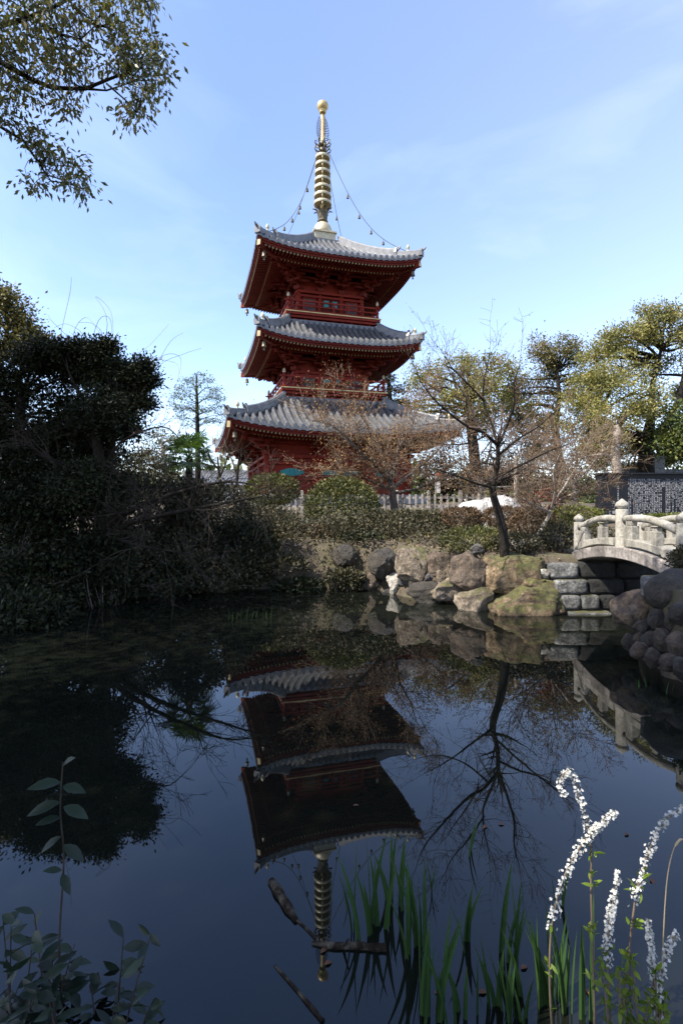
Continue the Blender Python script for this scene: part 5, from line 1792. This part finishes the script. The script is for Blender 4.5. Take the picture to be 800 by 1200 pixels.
bare_tree('bare_tree', 'greyish brown dome of fine bare twigs behind the slanting maple, left of the pale trunk', limbs, M['bark_grey'], M['twig'], M['bud_red'], .045, 3, .9, 2, 2, None, up=.04, spread=.6, budn=.8, minr=.006, bspread=.08)

# ------------------------------------------------------------------ tree overhead, upper left
ob = Vector((-5.6, 1.2, .25))
Y = 5.0
limbs_v = [
    ([at(-60, 60, Y), at(0, 72, Y), at(35, 92, Y), at(62, 103, Y), at(100, 104, Y), at(135, 90, Y), at(150, 86, Y)], .030),
    ([at(100, 104, Y), at(125, 106, Y), at(150, 98, Y)], .012), ([at(125, 98, Y), at(148, 118, Y), at(160, 132, Y)], .010),
    ([at(-60, 20, Y), at(0, 30, Y), at(30, 22, Y), at(70, 5, Y), at(110, -20, Y)], .030),
    ([at(50, 28, Y), at(72, 40, Y), at(95, 46, Y), at(112, 30, Y)], .014),
    ([at(-60, 130, Y), at(0, 148, Y), at(28, 165, Y), at(45, 190, Y), at(55, 205, Y), at(72, 210, Y)], .018),
    ([at(45, 190, Y), at(60, 212, Y), at(85, 216, Y), at(98, 222, Y)], .009),
    ([at(90, -60, Y), at(120, -25, Y), at(150, -8, Y), at(172, 2, Y)], .014),
    ([at(-50, -60, Y), at(0, -20, Y), at(40, -10, Y)], .03)]
oak = thing('oak_tree', 'evergreen oak boughs with glossy leaves hanging in from the upper left corner', 'tree', tuple(ob))
mb = MB()
mb.tube([ob, ob + Vector((.05, .1, 2.5)), ob + Vector((-.1, .3, 5)), ob + Vector((0, .6, 7.2)), ob + Vector((.3, .8, 9.5))], [.32, .27, .23, .17, .08], 12)
for st, li in ((4.6, 0), (6.2, 3), (4.0, 5), (7.4, 7), (7.6, 8)):
    a = ob + Vector((-.05, .3 + (st - 4) * .08, st)); e_ = Vector(limbs_v[li][0][0])
    mb.tube(curve_pts(a, e_, .1, 6, .03), list(np.linspace(.09, limbs_v[li][1] * 1.15, 7)), 7)
cl = []
for pl, r0 in limbs_v:
    n_ = len(pl)
    mb.tube(pl, [max(.005, r0 * (1 - .7 * i / (n_ - 1))) for i in range(n_)], 7)
leafpos = [(10, 15, 14), (40, 10, 18), (70, 15, 14), (95, 20, 14), (20, 45, 16), (55, 60, 18), (75, 70, 16), (15, 70, 10), (90, 55, 12), (110, 15, 12), (125, 5, 14), (140, 30, 14), (150, 45, 12), (170, 50, 10), (182, 62, 10), (160, 70, 12), (185, 85, 10), (175, 100, 10), (150, 75, 14), (140, 60, 10), (165, 110, 9), (160, 130, 9), (150, 140, 6), (185, 105, 6),
           (10, 92, 14), (30, 105, 10), (15, 115, 12), (75, 122, 8), (85, 130, 6), (65, 115, 6), (100, 100, 6), (25, 150, 8), (42, 160, 9), (55, 178, 10), (48, 172, 8), (62, 188, 8), (85, 190, 8), (92, 206, 7), (98, 220, 4), (50, 212, 8), (40, 216, 6), (85, 215, 6), (165, 4, 8), (175, -3, 10), (155, -8, 10), (40, -15, 20), (90, -20, 18), (130, -20, 14), (0, 130, 12), (60, 85, 10), (45, 35, 12), (5, 50, 14), (105, 75, 8), (130, 75, 8)]
cl = []; tw = MB()
ends = [Vector(p) for pl, r0 in limbs_v for p in pl]
for u, v, r in leafpos:
    n_ = max(3, int(r * .62))
    for k in range(n_):
        p = at(u + RNG.normal() * r * .6, v + RNG.normal() * r * .45, Y + RNG.normal() * .22)
        e_ = min(ends, key=lambda q: (q - p).length)
        tw.tube(curve_pts(e_, p, .1, 3, .1), [.005, .004, .003, .0022], 3, cap=False)
        cl.append(p[:])
mb.build('trunk', M['bark_dark'], oak, smooth=True)
tw.build('twigs', M['bark_dark'], oak)
V, Fc = leaf_cloud(cl, 20, .135, .064, .9, .4, .40, .8)
np_mesh('foliage', V, Fc, M['oak_leaf'], oak)
# the rest of its crown, out of the frame, over the near bank
lobes_w = [(Vector((-6.2, 2.6, 7.4)), 2.2, 2.0, 1.7), (Vector((-4.6, .6, 8.6)), 2.2, 1.9, 1.5), (Vector((-7.4, .4, 7.2)), 2.0, 2.0, 1.7), (Vector((-5.8, -1.6, 7.8)), 2.2, 2.0, 1.8), (Vector((-3.0, -.8, 8.2)), 1.9, 1.8, 1.3), (Vector((-2.4, 1.0, 8.9)), 1.7, 1.3, 1.1), (Vector((-6.6, 1.8, 10.0)), 2.2, 2.2, 1.5), (Vector((-5.0, 2.0, 6.0)), 1.3, 1.3, 1.0), (Vector((-2.75, 2.15, 8.9)), 1.35, 1.15, 1.0)]
lobes_w += [(Vector((-7.4, -1.2, 8.8)), 1.9, 1.7, 1.4), (Vector((-4.9, -1.4, 8.7)), 2.0, 1.5, 1.3)]
cl = np.concatenate([clumps_in(lb, 70, .2) for lb in lobes_w])
V, Fc = leaf_cloud(cl, 74, .62, .14, .7, .6, .5)
Q = V.reshape(-1, 4, 3); cq = Q.mean(1)
sv = np.array(sun_vec)
keep = np.ones(len(Q), bool)
for tgt, rad_ in (((.66, 1.53, .72), .17), ((.60, 1.62, .25), .15)):  # gaps cut in the unseen crown along sun rays, lighting spray and iris
    w_ = cq - np.array(tgt)
    keep &= np.linalg.norm(w_ - (w_ @ sv)[:, None] * sv, axis=1) > rad_
V = Q[keep].reshape(-1, 3); Fc = np.arange(len(V)).reshape(-1, 4)
np_mesh('crown', V, Fc, M['oak_leaf'], oak)
lb2 = [(Vector((-9.4, 6.4, 6.4)), 2.6, 2.4, 2.4), (Vector((-9.2, 4.4, 7.6)), 2.4, 2.0, 2.0), (Vector((-10.6, 7.6, 8.2)), 2.6, 2.4, 2.2), (Vector((-8.6, 6.2, 8.8)), 1.9, 1.9, 1.6), (Vector((-9.8, 5.6, 4.4)), 2.2, 2.2, 1.8), (Vector((-11.5, 4.8, 6.4)), 2.2, 2.2, 2.2)]
leafy_tree('evergreen_tree', 'tall dark evergreen standing out of frame to the left of the pond', 'tree',
           [Vector((-9.8, 6.0, .4)), Vector((-9.7, 6.0, 4)), Vector((-9.6, 6.0, 7.5))], [.3, .24, .14], lb2, M['dark_leaf'], M['bark_dark'], .15, 80, 75, .6, None)


# ------------------------------------------------------------------ foreground: iris, white sprays, leaves, drift wood
def blade(mb, p, lean, h, w, rg, bend=.25):
    """one sword leaf: a folded, tapering ribbon"""
    p = Vector(p); ld = Vector((lean[0], lean[1], 0))
    a = rg.uniform(0, 6.28)
    sd_ = Vector((math.cos(a), math.sin(a), 0)); fw = Vector((-sd_.y, sd_.x, 0))
    V = []; Fc = []
    n = 7
    for i in range(n + 1):
        t_ = i / n
        c = p + Vector((0, 0, h * t_ * (1 - .12 * bend * t_))) + ld * h * (t_ ** 1.8)
        ww = w * (1 - .15 * t_) * (1 - max(0, t_ - .55) / .45) ** .7 if t_ < 1 else w * .03
        V += [c - sd_ * ww / 2, c + fw * ww * .22, c + sd_ * ww / 2]
    for i in range(n):
        for k in (0, 1):
            q = 3 * i + k
            Fc.append((q, q + 1, q + 4, q + 3))
    mb.poly(V, Fc)


rg = random.Random(21)
IG = 'iris clumps standing in the pond'
iris = [
    # u, v of the waterline, height in px, number of leaves, label
    (424, 1098, 100, 4, 'leftmost tall iris clump, narrow leaves leaning left beside the drift stick'),
    (445, 1085, 96, 4, 'tall iris clump just right of the leftmost one'),
    (462, 1062, 78, 3, 'short farther iris clump above the tall left pair'),
    (487, 1118, 130, 6, 'dense iris clump leaning left in front of the golden spire reflection'),
    (510, 1190, 130, 6, 'iris clump of tall dark leaves cut by the lower frame edge left of centre'),
    (545, 1110, 70, 2, 'pair of iris leaves standing apart in open water'),
    (549, 1000, 46, 2, 'lone small iris sprout farthest out in the pond'),
    (530, 1195, 80, 4, 'low dark iris clump at the lower frame edge'),
    (598, 1125, 100, 5, 'iris clump with one broad lit leaf left of the white flower spray'),
    (575, 1190, 75, 4, 'short iris clump at the lower edge below the broad lit one'),
    (628, 1175, 110, 5, 'pale green sunlit iris clump directly left of the flower stem'),
    (652, 1180, 115, 5, 'bright green iris clump at the foot of the white flower spray'),
    (676, 1195, 140, 5, 'iris clump with wide leaves leaning right under the white spray'),
    (612, 1200, 70, 5, 'small dark iris clump between the two pale ones at the lower edge'),
    (397, 1065, 26, 2, 'tiny iris sprout left of the tall clumps'),
    (505, 1045, 38, 2, 'small iris sprout behind the dense leaning clump'),
    (658, 1070, 52, 2, 'thin iris sprout behind the flower spray stem'),
]
for u, v, hpx, n, lb in iris:
    p = water_at(u, v); hh = hpx * p.y / FPX * 1.08
    t_ = thing('iris_clump', lb, 'iris', tuple(p), 0, IG)
    if hpx > 60: n += 2
    for i in range(n):
        q = p + Vector((rg.uniform(-.045, .045), rg.uniform(-.03, .04), -.03))
        mb = MB()
        k = rg.uniform(.6, 1.0) if i else 1.0
        blade(mb, q, (rg.uniform(-.30, .22), rg.uniform(-.1, .1)), hh * k + .03, rg.uniform(.014, .023) * (1.0 if hpx > 60 else .75), rg)
        mb.build('leaf', M['iris'], t_)
# far water reeds by the left bank
for u, v, hpx, n, lb in ((280, 726, 20, 8, 'low green reed tuft rising from the water near the dull left shrubs'), (305, 724, 19, 5, 'smaller green reed tuft right of the low one near the left shrubs'), (792, 812, 20, 6, 'green reed tuft at the foot of the boulder pile, at the frame edge'), (752, 806, 16, 4, 'small green reed tuft in the water left of the boulder pile')):
    p = water_at(u, v); hh = hpx * p.y / FPX
    t_ = thing('reed_tuft', lb, 'reeds', tuple(p), 0, 'green reeds in the pond')
    for i in range(n):
        mb = MB(); blade(mb, p + Vector((rg.uniform(-.18, .18), rg.uniform(-.1, .1), -.03)), (rg.uniform(-.2, .3), 0), hh * rg.uniform(.6, 1.1), .014, rg)
        mb.build('leaf', M['iris'], t_)


def smooth_path(pl, k_=5):
    pl = [Vector(p) for p in pl]; out = []
    for i in range(len(pl) - 1):
        p0 = pl[max(i - 1, 0)]; p1 = pl[i]; p2 = pl[i + 1]; p3 = pl[min(i + 2, len(pl) - 1)]
        for k in range(k_):
            t_ = k / k_
            out.append(.5 * ((2 * p1) + (p2 - p0) * t_ + (2 * p0 - 5 * p1 + 4 * p2 - p3) * t_ ** 2 + (3 * p1 - p0 - 3 * p2 + p3) * t_ ** 3))
    out.append(pl[-1]); return out


def blossoms(path, n, spread, size, t0, t1):
    """five petalled flowers crowded along a stem"""
    pts = np.array([p[:] for p in path]); L_ = np.linspace(0, 1, len(pts))
    tt = RNG.uniform(t0, t1, n)
    clus = np.floor(tt * 44) / 44 + RNG.normal(size=n) * .0035
    P = np.column_stack([np.interp(clus, L_, pts[:, i]) for i in range(3)])
    o = rand_unit(n); P = P + o * spread * RNG.uniform(.35, 1.0, n)[:, None] * (1 - .45 * ((tt - t0) / (t1 - t0)))[:, None]
    A_ = unit(o + RNG.normal(size=(n, 3)) * .5 + [0, -.3, .5])
    e1 = unit(np.cross(A_, rand_unit(n))); e2 = np.cross(A_, e1)
    Vs, Fs = [], []; b0_ = 0
    for k in range(5):
        a = k * 2 * math.pi / 5
        D = e1 * math.cos(a) + e2 * math.sin(a) + A_ * .25
        V, Fc = leaf_geo(P, D, A_, size * RNG.uniform(.85, 1.15, n), size * .95, .05)
        Vs.append(V); Fs.append(Fc + b0_); b0_ += len(V)
    return np.concatenate(Vs), np.concatenate(Fs)


def spray(parent, pxs, Y, nfl, t0, t1, dy=None, leaf_rng=None, nl=0, rad=.0035):
    pl = [at(u, v, Y + (dy[i] if dy else 0)) for i, (u, v) in enumerate(pxs)]
    path = smooth_path(pl)
    mb = MB(); mb.tube(path, list(np.linspace(rad, rad * .45, len(path))), 6)
    st = mb.build('stem', M['twig'], parent, smooth=True)
    if nfl:
        V, Fc = blossoms(path, int(nfl * .50), .018, .0051, t0, t1)
        np_mesh('blossoms', V, Fc, M['petal'], st)
    if nl:
        pts = np.array([p[:] for p in path]); tt = RNG.uniform(*leaf_rng, nl)
        tt = np.floor(tt * 14) / 14 + RNG.normal(size=nl) * .006
        P = np.column_stack([np.interp(tt, np.linspace(0, 1, len(pts)), pts[:, i]) for i in range(3)])
        P = P + RNG.normal(size=P.shape) * .006
        D = unit(RNG.normal(size=P.shape) + [0, 0, .6])
        V, Fc = leaf_geo(P, D, unit(RNG.normal(size=P.shape) + [0, 0, 1]), RNG.uniform(.018, .034, nl), .010, .15, fine=True)
        np_mesh('leaves', V, Fc, M['fresh'], st, smooth=True)
    return st


SG = 'white flowering sprays at the lower right'
Y = 1.55
p = at(655, 1260, Y)
t1_ = thing('spirea_shrub', 'brightest white flower spray with forked, hooked tips over the dark water', 'flowering shrub', (p.x, Y, .05), 0, SG)
spray(t1_, [(660, 1330), (646, 1200), (644, 1109), (653, 1051), (667, 1013), (685, 985), (701, 968), (712, 957), (722, 951)], Y, 620, .30, 1.0, leaf_rng=(.1, .32), nl=14)
spray(t1_, [(690, 1330), (696, 1200), (694, 1120), (692, 1040), (692, 997), (687, 963), (680, 939), (672, 912), (664, 904), (656, 914), (657, 927), (664, 931)], Y, 420, .40, 1.0, dy=[0, 0, 0, 0, .01, .02, .02, .02, .02, 0, -.01, -.01], leaf_rng=(.12, .40), nl=40)
p = at(714, 1260, Y - .05)
t2_ = thing('spirea_shrub', 'shaded upright white flower spray between the bright forked one and the arching one', 'flowering shrub', (p.x, Y - .05, .05), 0, SG)
spray(t2_, [(712, 1330), (714, 1180), (711, 1120), (714, 1080), (718, 1055), (724, 1021)], Y - .05, 520, .36, 1.0, leaf_rng=(.1, .5), nl=26)
p = at(745, 1260, Y)
t3_ = thing('spirea_shrub', 'white flower spray arching out of the right frame edge with leafy lower stem', 'flowering shrub', (p.x, Y, .05), 0, SG)
spray(t3_, [(742, 1330), (739, 1200), (737, 1120), (744, 1053), (752, 1022), (760, 997), (770, 975), (782, 959), (800, 947), (822, 938)], Y, 560, .34, 1.0, leaf_rng=(.1, .46), nl=60)
p = at(772, 1260, Y - .08)
t4_ = thing('spirea_shrub', 'pair of short white flower sprays in the lower right corner', 'flowering shrub', (p.x, Y - .08, .05), 0, SG)
spray(t4_, [(768, 1330), (769, 1220), (765, 1150), (762, 1110), (759, 1078)], Y - .08, 460, .30, 1.0, leaf_rng=(.1, .5), nl=26)
spray(t4_, [(776, 1330), (772, 1230), (771, 1165), (781, 1115), (792, 1094)], Y - .08, 420, .30, 1.0, leaf_rng=(.1, .5), nl=26)
# fresh green shoots at their feet
sh = thing('leafy_shoot', 'fresh yellow green leafy shoots at the lower right corner under the sprays', 'plant', tuple(at(740, 1260, 1.45)))
mb = MB()
P = []
for k in range(9):
    u = rg.uniform(690, 800); tp = rg.uniform(1120, 1185)
    path = smooth_path([at(u + rg.uniform(-6, 6), 1320, 1.45), at(u, 1240, 1.45), at(u + rg.uniform(-14, 14), tp, 1.45 + rg.uniform(-.06, .06))], 6)
    mb.tube(path, [.0025] * len(path), 4)
    P += [q[:] for q in path[4:] for _ in range(4)]
mb.build('stems', M['twig'], sh)
P = np.array(P); n = len(P)
V, Fc = leaf_geo(P, unit(RNG.normal(size=(n, 3)) + [0, 0, .5]), unit(RNG.normal(size=(n, 3)) + [0, 0, 1]), RNG.uniform(.018, .036, n), .012, .15, fine=True)
np_mesh('leaves', V, Fc, M['fresh'], sh, smooth=True)
# dry grass stalk
ds = MB()
path = smooth_path([at(768, 1300, 1.5), at(775, 1133, 1.5), at(780, 1040, 1.5), at(787, 1000, 1.5), at(795, 985, 1.5), at(800, 984, 1.5)], 6)
ds.tube(path, list(np.linspace(.0022, .0012, len(path) - 10)) + [.0035] * 6 + [.0025, .002, .0015, .001], 5)
tag(ds.build('grass_stalk', M['straw'], loc=tuple(path[0])), 'single dry straw coloured grass stalk with a nodding head at the right edge', 'grass stalk')

# broad leaved plants in the shade, lower left
bp = thing('broadleaf_plant', 'shaded plant with pairs of broad bluish leaves rising at the left', 'plant', tuple(at(73, 1240, 1.7)))
mb = MB(); path = smooth_path([at(84, 1300, 1.7), at(70, 1130, 1.7), at(75, 1010, 1.72), at(71, 950, 1.7), at(74, 893, 1.7)], 6)
mb.tube(path, list(np.linspace(.004, .002, len(path))), 6); mb.build('stem', M['twig_dark'], bp)
lv = [(72, 917, -1, .098, .1), (74, 921, 1, .085, .05), (71, 940, -1, .10, -.15), (75, 945, 1, .095, -.1), (72, 958, -1, .075, .0), (73, 898, .55, .07, .6), (73, 1020, -.55, .055, .3), (73, 1024, .35, .07, -.2), (75, 990, 1, .085, -.35), (72, 980, -.8, .07, -.4)]
P = np.array([at(u, v, 1.7)[:] for u, v, *_ in lv]); D = np.array([(d, -.35, up) for _, _, d, _, up in lv], float)
N = unit(np.column_stack([RNG.normal(size=len(lv)) * .15, np.full(len(lv), -.55), np.ones(len(lv))]))
Ls = np.array([l for *_, l, _u in lv])
V, Fc = leaf_geo(P, D, N, Ls, Ls * .42, .12, fine=True)
np_mesh('leaves', V, Fc, M['broad'], bp, smooth=True)
bs = thing('broadleaf_shrub', 'dim leafy shrub in deep shade filling the lower left corner', 'shrub', tuple(at(80, 1250, 1.6)))
mb = MB(); P = []; D = []
for k in range(17):
    u = rg.uniform(-20, 170); tp = rg.uniform(1065, 1170) + max(0, u - 110) * .5
    path = smooth_path([at(u + rg.uniform(-10, 10), 1340, 1.6), at(u, 1220, 1.6 + rg.uniform(-.1, .15)), at(u + rg.uniform(-25, 35), tp, 1.65 + rg.uniform(-.15, .2))], 7)
    mb.tube(path, list(np.linspace(.0045, .0015, len(path))), 5)
    for i in range(4, len(path)):
        for sg in (-1, 1):
            if rg.random() < .3: continue
            a = rg.uniform(0, 6.28); P.append(path[i][:]); D.append((math.cos(a), math.sin(a) * .6, rg.uniform(-.2, .6)))
mb.build('stems', M['twig_dark'], bs)
P = np.array(P); n = len(P)
V, Fc = leaf_geo(P, np.array(D), unit(RNG.normal(size=(n, 3)) * .5 + [0, -.3, 1]), RNG.uniform(.045, .085, n), RNG.uniform(.020, .032, n), .12, fine=True)
np_mesh('leaves', V, Fc, M['broad'], bs, smooth=True)

# drift wood
for pts_, rr, lb in (([(318, 1034), (328, 1050), (338, 1066), (347, 1080)], [.016, .020, .018, .010], 'short thick wet log floating at a slant left of the spire reflection'),
                     ([(366, 1106), (392, 1110), (420, 1110), (438, 1112), (452, 1112)], [.008, .012, .013, .013, .016], 'thin floating stick lying level beside the iris leaves'),
                     ([(345, 1076), (362, 1092), (378, 1110)], [.006, .005, .004], 'twig on the water joining log and stick'),
                     ([(322, 1132), (345, 1158), (372, 1190), (378, 1198)], [.004, .006, .007, .008], 'bent bare twig in the water near the lower edge')):
    P = [water_at(u, v) + Vector((0, 0, rr[i] * .35)) for i, (u, v) in enumerate(pts_)]
    path = smooth_path(P, 6); rads = list(np.interp(np.linspace(0, 1, len(path)), np.linspace(0, 1, len(rr)), rr))
    ph_ = rg.uniform(0, 6); rads = [r_ * (1 + .10 * math.sin(k_ * .9 + ph_) + rg.uniform(-.05, .05)) for k_, r_ in enumerate(rads)]
    q = MB(); q.tube(path, rads, 10)
    if len(pts_) == 5:
        q.tube([path[8], path[8] + Vector((.02, -.03, .05))], [.006, .003], 6)
    tag(q.build('driftwood', M['log'], loc=tuple(path[0]), smooth=True), lb, 'driftwood', 'drift wood on the pond')
# fallen leaves floating
for k, (u, v) in enumerate([(640, 772), (570, 968), (583, 966), (420, 945), (732, 980), (380, 1132), (376, 1118), (520, 1165), (610, 1137), (632, 1143), (690, 1168), (560, 1165), (762, 1030)]):
    p = water_at(u, v) + Vector((0, 0, .004))
    a = rg.uniform(0, 6.28)
    V, Fc = leaf_geo(np.array([p[:]]), np.array([(math.cos(a), math.sin(a), .03)]), np.array([(0.1, 0, 1.0)]), .035, .018, .2, fine=True)
    tag(np_mesh('floating_leaf', V, Fc, M['wet_leaf'], loc=tuple(p), smooth=True), 'small brown fallen leaf floating on the dark water', 'fallen leaf', 'fallen leaves floating on the pond')
